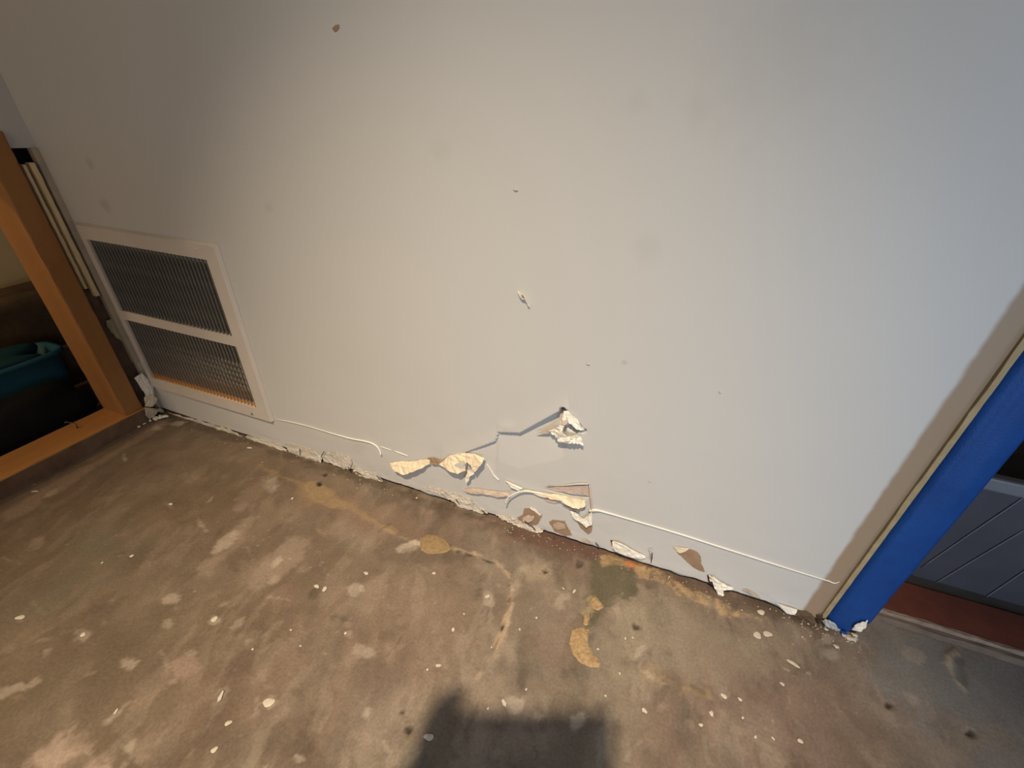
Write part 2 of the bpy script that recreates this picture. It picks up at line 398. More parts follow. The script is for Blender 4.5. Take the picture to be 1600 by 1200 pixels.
# curved filler ridge by the doorway
stain([(1492,1018),(1482,1025),(1482,1042),(1490,1060),(1505,1075)], (0.29,0.245,0.18), 0.75, 0.003, 0.004, 90, width=[.004,.004,.003,.004,.003], closed=False, lift=0.002)
stain([(1500,1030),(1502,1050),(1510,1068)], DK, 0.4, 0.006, 0.005, 90, width=0.004, closed=False)
# pits and dark nicks
for u, v, a in ((1391,1102,6),(1516,1145,7),(994,978,4),(852,893,4),(500,756,4),(508,740,3),(628,1112,3),(640,1140,3),(905,880,6)):
    stain(ell(u, v, a, a*0.8, 20), (0.022,0.017,0.013), 0.85, 0.002, 0.003, 120, lift=-0.003)
stain([(627,1108),(634,1122),(642,1138)], DK, .5, .002, .002, 120, width=.001, closed=False)
# pale scuffs
for u, v, a, b, an, op in ((436,935,20,5,5,.5),(335,968,5,4,0,.5),(270,934,12,5,-25,.5),(30,965,9,6,-30,.5),(12,1082,30,9,-20,.55),(55,1068,12,6,-25,.4),
        (345,1090,20,4,-45,.6),(182,1115,26,5,-40,.5),(205,1168,8,12,20,.5),(200,1190,18,4,-50,.6),(372,975,8,3,-30,.4),(378,1000,9,4,10,.35),(300,1020,8,5,0,.4),
        (200,1035,12,5,-30,.45),(130,990,7,5,0,.4),(400,1105,5,16,10,.35),(420,1098,7,9,0,.6),(80,770,14,4,-30,.45),(350,945,14,4,-30,.35),(763,935,5,8,-20,.6),
        (545,990,7,5,0,.4),(800,1100,14,8,10,.55),(640,855,10,4,-35,.4),(880,930,16,3,25,.4),(874,940,6,12,0,.35),(670,1152,8,5,-30,.5),(1130,1087,7,5,0,.35),
        (1295,1000,8,3,10,.5),(1355,1012,16,3,50,.45),(1430,1025,14,9,30,.35),(1430,1096,10,6,30,.4),(1300,1025,9,5,40,.35),(355,845,26,7,-42,.5),(268,663,28,3,-8,.6)):
    stain(ell(u, v, a, b, an), PALE, op*0.78, 0.004, 0.006, 90)
# trowel scratches and drag marks
rs = random.Random(21)
for k in range(150):
    u = rs.uniform(0, 1600); v = rs.uniform(700, 1200)
    if v < 700+(u-268)*0.3235*1.05: continue
    le = rs.uniform(8, 45); an = math.radians(rs.choice((-45, -35, -40, 60, 30))+rs.uniform(-14, 14)) if u < 700 else math.radians(rs.choice((30, 70, 45, -40))+rs.uniform(-15, 15))
    bd = rs.uniform(-4, 4); du, dv = math.cos(an), math.sin(an)
    stain([(u-du*le/2, v-dv*le/2), (u+dv*bd, v-du*bd), (u+du*le/2, v+dv*le/2)], rs.choice((LT, PALE, LT, DK)), rs.uniform(.15, .42), 0.002, 0.0025, 120, width=[.0003, rs.uniform(.0006, .0022), .0003], closed=False)
for k in range(90):
    u = rs.uniform(0, 1600); v = rs.uniform(720, 1200)
    if v < 720+(u-268)*0.3235*1.05: continue
    a = rs.uniform(2, 9)
    stain(ell(u, v, a*rs.uniform(1, 2), a, rs.uniform(-60, 20)), rs.choice((LT, PALE, DK, LT)), rs.uniform(.2, .5), 0.003, 0.004, 120)
# thousands of tiny paint flecks ground into the slab
fl = fbm(Xf*160, Yf*160, 31, 2); gate = fbm(Xf*9, Yf*9, 33)
C3 = over(C3, WHT, sstep(0.84, 0.92, fl)*sstep(0.48, 0.68, gate)*0.35)

C3 *= np.array([0.90, 0.90, 0.93])
nx, ny = len(fx), len(fy)
idx = np.arange(nx*ny).reshape(ny, nx)
quads = np.stack([idx[:-1, :-1], idx[:-1, 1:], idx[1:, 1:], idx[1:, :-1]], -1).reshape(-1, 4)
def np_mesh(name, P, quads):
    me = bpy.data.meshes.new(name)
    me.vertices.add(len(P)); me.vertices.foreach_set('co', P.astype(np.float32).ravel())
    nq = len(quads); me.loops.add(nq*4); me.polygons.add(nq)
    me.loops.foreach_set('vertex_index', quads.astype(np.int32).ravel())
    me.polygons.foreach_set('loop_start', np.arange(0, nq*4, 4, dtype=np.int32))
    me.update(calc_edges=True); me.validate()
    return me
me = np_mesh('floor', np.stack([Xf, Yf, Z], -1), quads)
ca = me.color_attributes.new('slab_colour', 'FLOAT_COLOR', 'POINT')
ca.data.foreach_set('color', np.concatenate([np.clip(C3, 0, 1), np.ones((len(C3), 1))], 1).astype(np.float32).ravel())
fm = bpy.data.materials.new('stained_concrete'); fm.use_nodes = True
nt = fm.node_tree; b = nt.nodes['Principled BSDF']
at = nt.nodes.new('ShaderNodeAttribute'); at.attribute_name = 'slab_colour'
tc = nt.nodes.new('ShaderNodeTexCoord')
n = nt.nodes.new('ShaderNodeTexNoise'); n.inputs['Scale'].default_value = 260; n.inputs['Detail'].default_value = 5
nt.links.new(tc.outputs['Object'], n.inputs['Vector'])
mr = nt.nodes.new('ShaderNodeMapRange'); mr.inputs[1].default_value = 0.25; mr.inputs[2].default_value = 0.75; mr.inputs[3].default_value = 0.82; mr.inputs[4].default_value = 1.18
nt.links.new(n.outputs[0], mr.inputs[0])
vm = nt.nodes.new('ShaderNodeVectorMath'); vm.operation = 'SCALE'
nt.links.new(at.outputs['Color'], vm.inputs[0]); nt.links.new(mr.outputs[0], vm.inputs['Scale'])
nt.links.new(vm.outputs[0], b.inputs['Base Color'])
n2_ = nt.nodes.new('ShaderNodeTexNoise'); n2_.inputs['Scale'].default_value = 12; n2_.inputs['Detail'].default_value = 5
nt.links.new(tc.outputs['Object'], n2_.inputs['Vector'])
mr2 = nt.nodes.new('ShaderNodeMapRange'); mr2.inputs[1].default_value = 0.3; mr2.inputs[2].default_value = 0.7; mr2.inputs[3].default_value = 0.42; mr2.inputs[4].default_value = 0.68
nt.links.new(n2_.outputs[0], mr2.inputs[0]); nt.links.new(mr2.outputs[0], b.inputs['Roughness'])
b.inputs['Specular IOR Level'].default_value = 0.35
bp = nt.nodes.new('ShaderNodeBump'); bp.inputs['Strength'].default_value = 0.25; bp.inputs['Distance'].default_value = 0.001
nt.links.new(n.outputs[0], bp.inputs['Height']); nt.links.new(bp.outputs[0], b.inputs['Normal'])
floor = link('floor', me, fm, None, True)
tag(floor, 'stained brown concrete floor slab with glue lines and paint spots', 'floor', kind='structure')

# ================================================================== MAIN WALL
WX1 = 1.524           # painted drywall ends here, jamb edge follows
gx0, gx1, gz0, gz1 = 0.045, 0.366, 0.125, 0.438   # duct opening behind the grille
wx = np.unique(np.round(np.concatenate([np.linspace(0, gx0, 4), np.linspace(gx0, gx1, 12), np.linspace(gx1, 0.60, 12), np.arange(0.60, 1.165, 0.002), np.linspace(1.165, WX1, 60)]), 5))
wz = np.unique(np.round(np.concatenate([np.arange(0.010, gz0, 0.002), np.arange(gz0, 0.305, 0.002), np.linspace(0.305, gz1, 14), np.linspace(gz1, 0.9, 30), np.linspace(0.9, 2.4, 12)]), 5))
gx0 = wx[np.argmin(abs(wx-gx0))]; gx1 = wx[np.argmin(abs(wx-gx1))]; gz0 = wz[np.argmin(abs(wz-gz0))]; gz1 = wz[np.argmin(abs(wz-gz1))]
XX, ZZ = np.meshgrid(wx, wz); P = np.stack([XX.ravel(), np.zeros(XX.size), ZZ.ravel()], -1)
U, V, _ = uv_of(P)
dy = np.zeros(len(P))
# the board is broken along this crack; the piece below it is pushed in
ck = [(690,719),(704,714),(730,706),(764,694),(775,690),(779,676),(800,677),(812,678),(872,645),(881,639),(900,650),(916,672)]
ck = ck[:-2]+[(886,641)]
cu = [c[0] for c in ck]; cv = [c[1] for c in ck]
yc = np.interp(U, cu, cv, left=5000, right=5000)
Ad = np.interp(U, [690,730,775,800,840,872,881,886], [0,.0015,.004,.0055,.008,.011,.011,0])
below = (V > yc-0.5) & (U > 690) & (U < 886)
dy += np.where(below, Ad*np.clip(1-(V-yc)/np.interp(U,[690,780,880,916],[25,45,75,30]), 0, 1), 0)
near = np.exp(-((np.clip(yc-V, 0, 1e4))/14.0)**2)*(V <= yc)
dy -= np.where((U > 690) & (U < 905), near*np.interp(U,[690,760,790,880,905],[.001,.002,.0005,.002,0]), 0)
# blister next to the crack
dy -= 0.0014*np.exp(-(((U-792)/9)**2+((V-668)/9)**2))
# broken-through pocket at the top of the crack
for poly, dep in ((ell(897, 667, 11, 7, 15), 0.020), (ell(879, 641, 4, 4, 0), 0.018), (ell(911, 673, 4, 2.5, 10), 0.012)):
    d, _a = seg_dist(U, V, poly, True); dy += dep*sstep(1.5, -2.0, d)
# long dent under the lower tear
for poly, dep in (([(850,762),(920,758),(922,776),(905,782),(880,773)], 0.004), ([(880,783),(914,792),(912,798),(898,796)], 0.006)):
    d, _a = seg_dist(U, V, poly, True); dy += dep*sstep(2.0, -3.0, d)
# general waviness of a battered wall, stronger near the foot
dy -= 0.0022*(fbm(P[:, 0]*9, P[:, 2]*12, 40)-0.5)*np.exp(-P[:, 2]/0.16)*2
dy -= 0.0012*(fbm(P[:, 0]*60, P[:, 2]*90, 44)-0.5)*sstep(0.05, 0.0, P[:, 2])*2
P[:, 1] = dy
# ragged foot of the board
foot = ZZ.ravel() < 0.0105
P[foot, 2] += 0.004*(fbm(P[foot, 0]*45, P[foot, 0]*0+3, 50)-0.5)*2
nx, nz = len(wx), len(wz)
idx = np.arange(nx*nz).reshape(nz, nx)
q = np.stack([idx[:-1, :-1], idx[:-1, 1:], idx[1:, 1:], idx[1:, :-1]], -1)
cxm = (XX[:-1, :-1]+XX[1:, 1:])/2; czm = (ZZ[:-1, :-1]+ZZ[1:, 1:])/2
keep = ~((cxm > gx0) & (cxm < gx1) & (czm > gz0) & (czm < gz1))
quads = q[keep]
# board thickness along the foot and around the duct opening
extra_v, extra_q = [], []
def skirt(ids, depth):
    n0 = len(P)+len(extra_v)
    for i in ids: extra_v.append((P[i, 0], max(P[i, 1], 0)+depth, P[i, 2]))
    for k in range(len(ids)-1): extra_q.append((ids[k], n0+k, n0+k+1, ids[k+1]))
skirt(list(idx[0, :]), 0.0127)
ix0, ix1 = int(np.argmin(abs(wx-gx0))), int(np.argmin(abs(wx-gx1))); iz0, iz1 = int(np.argmin(abs(wz-gz0))), int(np.argmin(abs(wz-gz1)))
skirt(list(idx[iz0, ix0:ix1+1]), 0.0127); skirt(list(idx[iz1, ix0:ix1+1])[::-1], 0.0127)
skirt(list(idx[iz0:iz1+1, ix0])[::-1], 0.0127); skirt(list(idx[iz0:iz1+1, ix1]), 0.0127)
skirt(list(idx[:, -1]), 0.0127)
Pall = np.concatenate([P, np.array(extra_v)]); quads = np.concatenate([quads, np.array(extra_q)])
me = np_mesh('wall_back', Pall, quads)

wm = bpy.data.materials.new('grey_wall_paint'); wm.use_nodes = True
nt = wm.node_tree; b = nt.nodes['Principled BSDF']
tc = nt.nodes.new('ShaderNodeTexCoord'); src = tc.outputs['Object']
def nd(t): return nt.nodes.new(t)
n = nd('ShaderNodeTexNoise'); n.inputs['Scale'].default_value = 4; n.inputs['Detail'].default_value = 5; nt.links.new(src, n.inputs['Vector'])
mx = nd('ShaderNodeMix'); mx.data_type = 'RGBA'; mx.inputs[6].default_value = tuple(c*0.94 for c in PAINT[:3])+(1,); mx.inputs[7].default_value = PAINT
nt.links.new(n.outputs[0], mx.inputs[0]); cur = mx.outputs[2]
def mixin(cur, fac_out, col):
    m_ = nd('ShaderNodeMix'); m_.data_type = 'RGBA'; m_.inputs[7].default_value = col
    nt.links.new(cur, m_.inputs[6]); nt.links.new(fac_out, m_.inputs[0]); return m_.outputs[2]
# faint scuffs with shapes of their own
for u, v, r_, op in ((140,255,.014,.22),(165,322,.020,.22),(997,160,.018,.05),(1090,172,.02,.04),(1012,392,.026,.06),(975,566,.006,.22),(690,235,.02,.06),(1200,110,.09,.06),(420,325,.012,.1),(560,695,.03,.10)):
    p = W(u, v)
    nn = nd('ShaderNodeTexNoise'); nn.inputs['Scale'].default_value = 45; nt.links.new(src, nn.inputs['Vector'])
    ds = nd('ShaderNodeVectorMath'); ds.operation = 'DISTANCE'; ds.inputs[1].default_value = p
    wr = nd('ShaderNodeVectorMath'); wr.operation = 'SCALE'; wr.inputs['Scale'].default_value = r_*0.9
    nt.links.new(nn.outputs['Color'], wr.inputs[0])
    ad = nd('ShaderNodeVectorMath'); ad.operation = 'ADD'; nt.links.new(src, ad.inputs[0]); nt.links.new(wr.outputs[0], ad.inputs[1])
    sb = nd('ShaderNodeVectorMath'); sb.operation = 'SUBTRACT'; sb.inputs[1].default_value = (r_*.45,)*3; nt.links.new(ad.outputs[0], sb.inputs[0])
    nt.links.new(sb.outputs[0], ds.inputs[0])
    mr = nd('ShaderNodeMapRange'); mr.interpolation_type = 'SMOOTHSTEP'
    mr.inputs[1].default_value = r_; mr.inputs[2].default_value = r_*0.2; mr.inputs[3].default_value = 0; mr.inputs[4].default_value = op
    nt.links.new(ds.outputs['Value'], mr.inputs[0]); cur = mixin(cur, mr.outputs[0], (0.14, 0.12, 0.09, 1))
# unpainted paper strip where the door casing used to be
sx = nd('ShaderNodeSeparateXYZ'); nt.links.new(src, sx.inputs[0])
nn = nd('ShaderNodeTexNoise'); nn.inputs['Scale'].default_value = 30; nn.inputs['Detail'].default_value = 6; nt.links.new(src, nn.inputs['Vector'])
ma = nd('ShaderNodeMath'); ma.operation = 'MULTIPLY_ADD'; ma.inputs[1].default_value = 0.007; nt.links.new(nn.outputs[0], ma.inputs[0]); nt.links.new(sx.outputs[0], ma.inputs[2])
mr = nd('ShaderNodeMapRange'); mr.interpolation_type = 'SMOOTHSTEP'; mr.inputs[1].default_value = 1.4995; mr.inputs[2].default_value = 1.5065
nt.links.new(ma.outputs[0], mr.inputs[0]); cur = mixin(cur, mr.outputs[0], (0.315, 0.235, 0.165, 1))
nt.links.new(cur, b.inputs['Base Color'])
b.inputs['Roughness'].default_value = 0.5; b.inputs['Specular IOR Level'].default_value = 0.3
nb = nd('ShaderNodeTexNoise'); nb.inputs['Scale'].default_value = 160; nb.inputs['Detail'].default_value = 3; nt.links.new(src, nb.inputs['Vector'])
bp = nd('ShaderNodeBump'); bp.inputs['Strength'].default_value = 0.10; bp.inputs['Distance'].default_value = 0.001
nt.links.new(nb.outputs[0], bp.inputs['Height']); nt.links.new(bp.outputs[0], b.inputs['Normal'])
wall = link('wall_back', me, wm, None, True)
tag(wall, 'grey painted drywall with torn and cracked patches near its foot', 'wall', kind='structure')
# framing and backing sheet behind the board, near-black to paint in the shade
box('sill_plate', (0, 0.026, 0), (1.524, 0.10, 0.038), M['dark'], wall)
box('hole_shade_sheet', (0.70, 0.034, 0.04), (1.524, 0.040, 2.35), M['dark'], wall)

# ---- caulk line left by the removed baseboard
def wline(pts, off): return [WP(u, v, off) for u, v in pts]
def bead(pts, rads, off=0.0012, name='caulk_bead', m='caulk'):
    p = smooth_path([WP(q[0], q[1], (q[2]/1000 if len(q) > 2 else off)) for q in pts], 5)
    r = [rads]*len(p) if not isinstance(rads, (list, tuple)) else list(np.interp(np.linspace(0, 1, len(p)), np.linspace(0, 1, len(rads)), rads))
    return tube(name, p, r, M[m], wall)
bead([(432,655),(450,658),(480,665),(510,674),(545,684),(575,690),(588,696),(594,704),(597,709,5)], [.0007,.0012,.0010,.0016,.0018,.0016,.0014])
bead([(594,697),(612,703)], [.0006,.001,.0006]); bead([(616,704),(638,712)], [.0008,.0014,.0008])
bead([(761,724),(768,735),(772,742),(780,750)], [.001,.0016,.0012])
bead([(921,797),(930,795,3),(940,798),(975,808),(1020,821),(1070,836),(1120,852),(1180,871),(1240,890),(1295,907)], [.0028,.003,.0020,.0016,.0015,.0016,.0017,.0016,.0016,.0014,.0012])
bead([(1293,906),(1303,910),(1311,908)], [.0012,.0010,.0006])
# loose curling strand
bead([(793.5,779,14),(797,771,13),(805,765.5,12),(817,762.5,9),(832,765,6),(855,771,4),(876,776,3)], [.0013,.0014,.0014,.0015,.0016,.0018,.0014], name='loose_caulk_strand')
bead([(792,750,4),(803,755,5),(817,761,6)], [.0012,.0024,.0016], name='loose_caulk_strand')
bead([(921,757,2),(923,772,3),(925,790,3),(924,803,3)], [.0010,.0016,.0018,.0010], name='torn_paper_edge', m='pink')
bead([(857,757.5,1.5),(880,757,2.5),(903,754.5,3),(920,754.5,3)], [.0005,.0010,.0016,.0012], name='torn_paper_edge', m='skimpaint')

# ---- torn flaps and bare patches
flap('bare_paper_patch', [(848,763,.4),(870,760,.4),(919,758,.4),(921,774,.4),(904,772,.4),(880,769,.4)], M['pink'], wall, .0004)
flap('torn_paper_flap', [(611,722,3),(625,719.5,3),(645,720,2),(660,717,2),(672,716,3),(675,721,6),(662,726,11),(648,731,13),(637,735,14),(622,730,12)], M['torn'], wall, .0012, 2, .002)
flap('torn_paper_flap', [(668,714.5,2),(680,714,3),(690,718,3),(698,722,4),(690,724,5),(677,722,5)], M['kraft'], wall, .0012, 2, .0015)
flap('torn_paper_flap', [(688,722,4),(697,716,3),(702,710,2),(720,707,2),(742,707.5,3),(759,712,7),(759,716,14),(748,728,17),(741,722,12),(733,717,8),(730,722,10),(733,727,16),(722,731,18),(705,727,14)], M['torn'], wall, .0014, 2, .003)
flap('bare_paper_patch', [(712,722,12),(722,716,12),(732,717,12),(727,726,14),(716,729,15)], M['skimpaint'], wall, .0006, 1, .001)
flap('hanging_paint_scrap', [(733,731,6),(743,730,10),(744,735,11),(738,738,11),(737,744,11),(732,750,10),(730,742,8)], M['gyp'], wall, .0008, 1, .001)
# around the broken pocket
flap('torn_paper_flap', [(882,642,1),(888,641,1.5),(903,655,2),(914,671,2),(904,668,5),(896,660,6),(886,656,6),(879,653,4)], M['gyp'], wall, .0012, 2, .002)
flap('torn_paper_flap', [(878,652,2),(885,648,3),(890,656,6),(883,661,7),(876,657,3)], M['pink'], wall, .0012, 1, .001)
flap('gypsum_lump', [(858,672,2),(868,667,5),(876,660,7),(884,660,9),(881,668,10),(888,677,11),(896,676,10),(904,674,8),(911,684,6),(913,691,5),(902,686,9),(893,686,9),(874,685,7),(872,680,6),(862,675,3)], M['gyp'], wall, .0025, 2, .003)
flap('torn_paper_flap', [(838,677,.5),(858,670,.6),(872,663,1.5),(876,660,2),(868,668,2),(858,676,1.5)], M['pink'], wall, .0006, 1, .0006)
flap('torn_paper_flap', [(872,687,1),(880,690,4),(893,689,4),(912,691,3),(911,694,1),(890,693,1)], M['skimpaint'], wall, .001, 1, .001)
# lower tear
flap('torn_paper_flap', [(722,763,1),(734,762,3),(746,761,3),(760,764,3),(778,766,3),(797,768,3),(798,772,6),(780,773,6),(762,769,6),(745,768,6),(733,767,5)], M['pink'], wall, .0010, 2, .001)
flap('torn_paper_flap', [(790,750,2),(800,752,5),(818,760,5),(812,763,6),(800,758,6)], M['gyp'], wall, .0010, 1, .001)
flap('torn_paper_flap', [(820,764,2),(845,767,3),(868,770,3),(885,773,3),(905,779,3),(915,780,3),(916,786,8),(906,788,10),(893,785,10),(878,777,9),(862,775,7),(840,770,5)], M['torn'], wall, .0012, 2, .0015)
flap('torn_paper_flap', [(876,779,2),(890,782,7),(905,789,8),(908,793,8),(897,792,7),(884,787,4)], M['kraft'], wall, .0010, 1, .001)
flap('torn_paper_flap', [(850,779,1),(866,779,2),(876,782,2),(868,785,2),(855,783,1.5)], M['pink'], wall, .0008, 1, .0008)
flap('gypsum_lump', [(892,797,2),(900,799,4),(912,808,5),(920,803,4),(925,797,3),(926,817,4),(918,820,5),(905,812,5),(896,806,3)], M['gyp'], wall, .0015, 2, .002)
flap('bare_paper_patch', [(897,807,.4),(908,815,.5),(918,819,.5),(926,817,.4),(924,832,.4),(919,834,.4),(908,825,.4)], M['kraft'], wall, .0004)
flap('bare_paper_patch', [(808,808,.4),(816,805,.4),(820,794,.4),(834,793,.4),(840,798,.4),(848,804,.4),(844,812,.4),(838,820,.4),(826,819,.4),(812,816,.4)], M['kraft'], wall, .0004, 2, .0004, edge=.001)
flap('torn_paper_flap', [(817,808,1),(826,803,2),(836,805,3),(833,812,3),(824,815,3),(818,813,2)], M['pink'], wall, .0008, 1, .001)
flap('torn_paper_flap', [(828,793,1),(835,792,2),(842,798,3),(848,804,2),(843,804,2),(836,798,2)], M['gyp'], wall, .0008, 1, .001)
flap('bare_paper_patch', [(858,815,.4),(864,812,.4),(882,814,.4),(888,823,.4),(894,835,.4),(884,837,.4),(866,830,.4)], M['kraft'], wall, .0004, 2, .0004, edge=.001)
flap('torn_paper_flap', [(864,818,1),(872,815,1.5),(883,818,2),(884,824,2),(872,827,2),(866,823,1)], M['kraftpale'], wall, .0006, 1, .0006)
flap('bare_paper_patch', [(905,840,.4),(916,841,.4),(924,846,.4),(922,849,.4),(910,846,.4)], M['gypdirty'], wall, .0006, 1)
flap('gypsum_lump', [(957,844,2),(966,843,5),(980,849,6),(997,860,5),(1009,868,3),(1003,870,4),(985,865,7),(965,858,6),(958,853,4)], M['gyp'], wall, .002, 2, .002)
flap('bare_paper_patch', [(954,843,.5),(960,846,.6),(964,857,.6),(957,854,.5)], M['splinter'], wall, .0004, 1)
flap('bare_paper_patch', [(1052,855,.4),(1062,858,.4),(1078,857,.4),(1090,862,.4),(1094,868,.4),(1096,880,.4),(1101,893,.4),(1092,891,.4),(1080,884,.4),(1068,872,.4),(1060,865,.4)], M['kraft'], wall, .0004, 2, .0003)
flap('torn_paper_flap', [(1051,853,.8),(1064,854,2),(1077,855,2),(1070,860,3),(1062,863,2),(1056,858,1.5)], M['torn'], wall, .0008, 1, .001)
flap('gypsum_lump', [(1108,897,3),(1115,897,6),(1128,906,7),(1146,915,4),(1140,917,5),(1130,914,8),(1130,922,9),(1124,925,9),(1119,915,7),(1110,905,5)], M['gyp'], wall, .002, 2, .002)
flap('torn_paper_flap', [(1105,896,2),(1110,899,5),(1115,909,7),(1108,908,4)], M['splinter'], wall, .0006, 1)
flap('hanging_paint_scrap', [(1013,856,1),(1020,856,3),(1023,860,3),(1019,864,3),(1017,876,1.5),(1016,864,2)], M['skimpaint'], wall, .0008, 1, .001)
flap('gypsum_lump', [(1160,919,2),(1170,920,3),(1182,927,3),(1188,932,2),(1175,928,3)], M['gypdirty'], wall, .0015, 1, .001)
flap('gypsum_lump', [(1212,940,2),(1225,943,4),(1245,950,3),(1240,956,5),(1228,953,5),(1218,946,3)], M['gyp'], wall, .0015, 1, .0015)
flap('bare_paper_patch', [(1232,950,1),(1245,951,2),(1262,954,2),(1272,962,2),(1274,970,3),(1260,966,4),(1240,958,3)], M['wooddirty'], wall, .002, 2, .002)
# plaster remnants along the foot of the board
for i, pl in enumerate((
    [(262,643),(300,652),(335,663),(345,676),(320,668),(285,657)],
    [(336,664),(360,672),(380,682),(378,690),(355,681),(338,674)],
    [(382,680),(400,682),(440,695),(452,707),(430,703),(398,692)],
    [(445,692),(470,696),(492,702),(505,714),(502,722),(480,716),(455,708)],
    [(512,706),(530,708),(548,714),(551,724),(545,733),(528,728),(508,718)],
    [(553,728),(572,734),(592,744),(600,752),(575,746),(555,738)],
    [(665,757),(690,764),(712,770),(735,778),(745,788),(722,784),(695,776),(668,767)],
    [(700,776),(725,783),(752,792),(765,800),(745,799),(715,788)],
    [(778,803),(792,804),(806,810),(822,818),(818,824),(795,815),(780,809)],
    [(808,814),(830,820),(848,828),(840,832),(818,825)])):
    n_ = len(pl)
    flap('plaster_remnant', [(u, v, (0.5 if k < n_/2 else 2.2)) for k, (u, v) in enumerate(pl)], M['footpaint'], wall, .0008, 3, .0022, seed=i, edge=.0022)
# splinters, nail ends and tufts at the foot
for i, (u, v, du, dv) in enumerate(((330,671,10,4),(342,672,4,8),(378,684,6,9),(401,699,1,8),(470,700,3,9),(508,704,-3,8),(545,728,7,7),(556,735,12,3),(590,742,9,5),(711,787,-1,11),(713,779,7,3),(753,795,8,2),(820,812,12,5),(830,818,9,6),(867,837,-2,7),(931,846,7,4),(1019,860,-1,14),(1121,921,6,8))):
    a_ = WP(u, v, .003); c_ = WP(u+du, v+dv, .008)
    tube('splinter', [a_, (a_+c_)/2+Vector((0.0006, -0.001, 0.0008)), c_], [.0007, .0011, .0004], M['splinter'], wall, 5)
# single nicks higher up on the wall
flap('bare_paper_patch', [(519,44,.3),(524,39,.3),(531,39,.3),(530,45,.3),(523,50,.3)], M['kraft'], wall, .0003, 1, .0001)
flap('lifted_paint_chip', [(809,453,1),(815,456,4),(822,462,5),(824,468,3),(817,466,4),(811,460,2)], M['gyp'], wall, .0008, 1, .001)
flap('lifted_paint_chip', [(820,469,1),(825,471,4),(829,477,3),(826,476,3)], M['gyp'], wall, .0008, 1, .0005)
flap('bare_paper_patch', [(816,458,5),(820,460,6),(822,464,6),(818,463,5)], M['kraft'], wall, .0004, 0, .0001)
for u, v, a in ((919,568,3.5),(806,296,4),(1015,751,3),(1125,612,2.5)):
    flap('lifted_paint_chip', [(u-a,v,.4),(u,v-a*.5,1),(u+a,v,1.5),(u,v+a*.4,1.5)], M['skimpaint'], wall, .0004, 0, .0001)

# ================================================================== SIDE WALL WITH ACCESS OPENING
OT = 0.612      # top of the opening
bm = bmesh.new(); box_bm(bm, (-0.012, -2.6, OT), (0.0, 0.0, 2.4))
wl = from_bm('wall_left', bm, mat('grey_side_wall_paint', PAINT, 0.5, 0.06, 4, 0.1, 160))
tag(wl, 'grey painted side wall above the framed access opening', 'wall', kind='structure')
box('corner_board', (-0.011, -0.0105, 0.15), (0.004, 0.0, OT), mat('warmed_corner_paint', (0.50, 0.42, 0.33, 1), 0.7, 0.25, 30), wl, 0.001)  # wall-coloured board, its colour warmed to cancel the cool daylight on it
box('corner_board_foot', (-0.011, -0.008, 0.0), (0.002, 0.0, 0.15), M['gypdirty'], wl, 0.001)
# cavity behind: closed dark back so no light comes through
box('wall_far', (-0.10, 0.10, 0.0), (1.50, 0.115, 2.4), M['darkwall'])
tag(bpy.data.objects['wall_far'], 'stud cavity backing behind the grey wall, coloured near-black for shade', 'wall', kind='structure')

st = rough_board('wall_stud', (-0.072, -0.082, 0.041), (0.012, -0.042, 0.640), M['wood'], None, 0.003, 30, 0.0006, 2, 3)
tag(st, 'upright bare orange wood stud beside the wall corner', 'lumber')
plate = empty('bottom_plate', (-0.03, -1.0, 0))
tag(plate, 'flat bare wood plate lying on the floor under the stud', 'lumber')
rough_board('plate_board', (-0.072, -2.2, 0.002), (0.016, -0.040, 0.041), M['woodplate'], plate, 0.003, 60, 0.0006, 1, 4)
rough_board('dirty_face', (0.0155, -2.2, 0.0), (0.019, -0.040, 0.037), M['wooddirty'], plate, 0.001, 90, 0.0008, 1, 5)
hd = rough_board('header_board', (-0.085, -2.2, 0.614), (-0.012, -0.048, 0.655), mat('header_wood', (0.34, 0.20, 0.13, 1), 0.7, 0.3, 14, 0.2, 60), None, 0.003, 30, 0.0006, 1, 6)
tag(hd, 'pinkish wood header board over the access opening', 'lumber')
# cream mouldings between stud and corner
r1 = rough_board('moulding_strip', (-0.008, -0.0365, 0.345), (0.006, -0.0305, 0.585), M['cream'], None, 0.0012, 20, 0.0005, 2, 7)
tag(r1, 'narrow cream strip right against the wood stud', 'trim')
r2 = rough_board('moulding_strip', (-0.008, -0.0250, 0.325), (0.007, -0.0165, 0.588), M['cream'], None, 0.0015, 20, 0.0006, 2, 8)
tag(r2, 'wider cream strip next to the corner board by the vent', 'trim')
box('strip_backing', (-0.030, -0.040, 0.0), (-0.012, -0.001, OT-0.03), M['wooddirty'], wl)
box('top_gap_shade', (-0.075, -0.046, OT-0.028), (-0.020, -0.002, OT), M['dark'], wl)  # solid block coloured near-black where the gap is only shaded

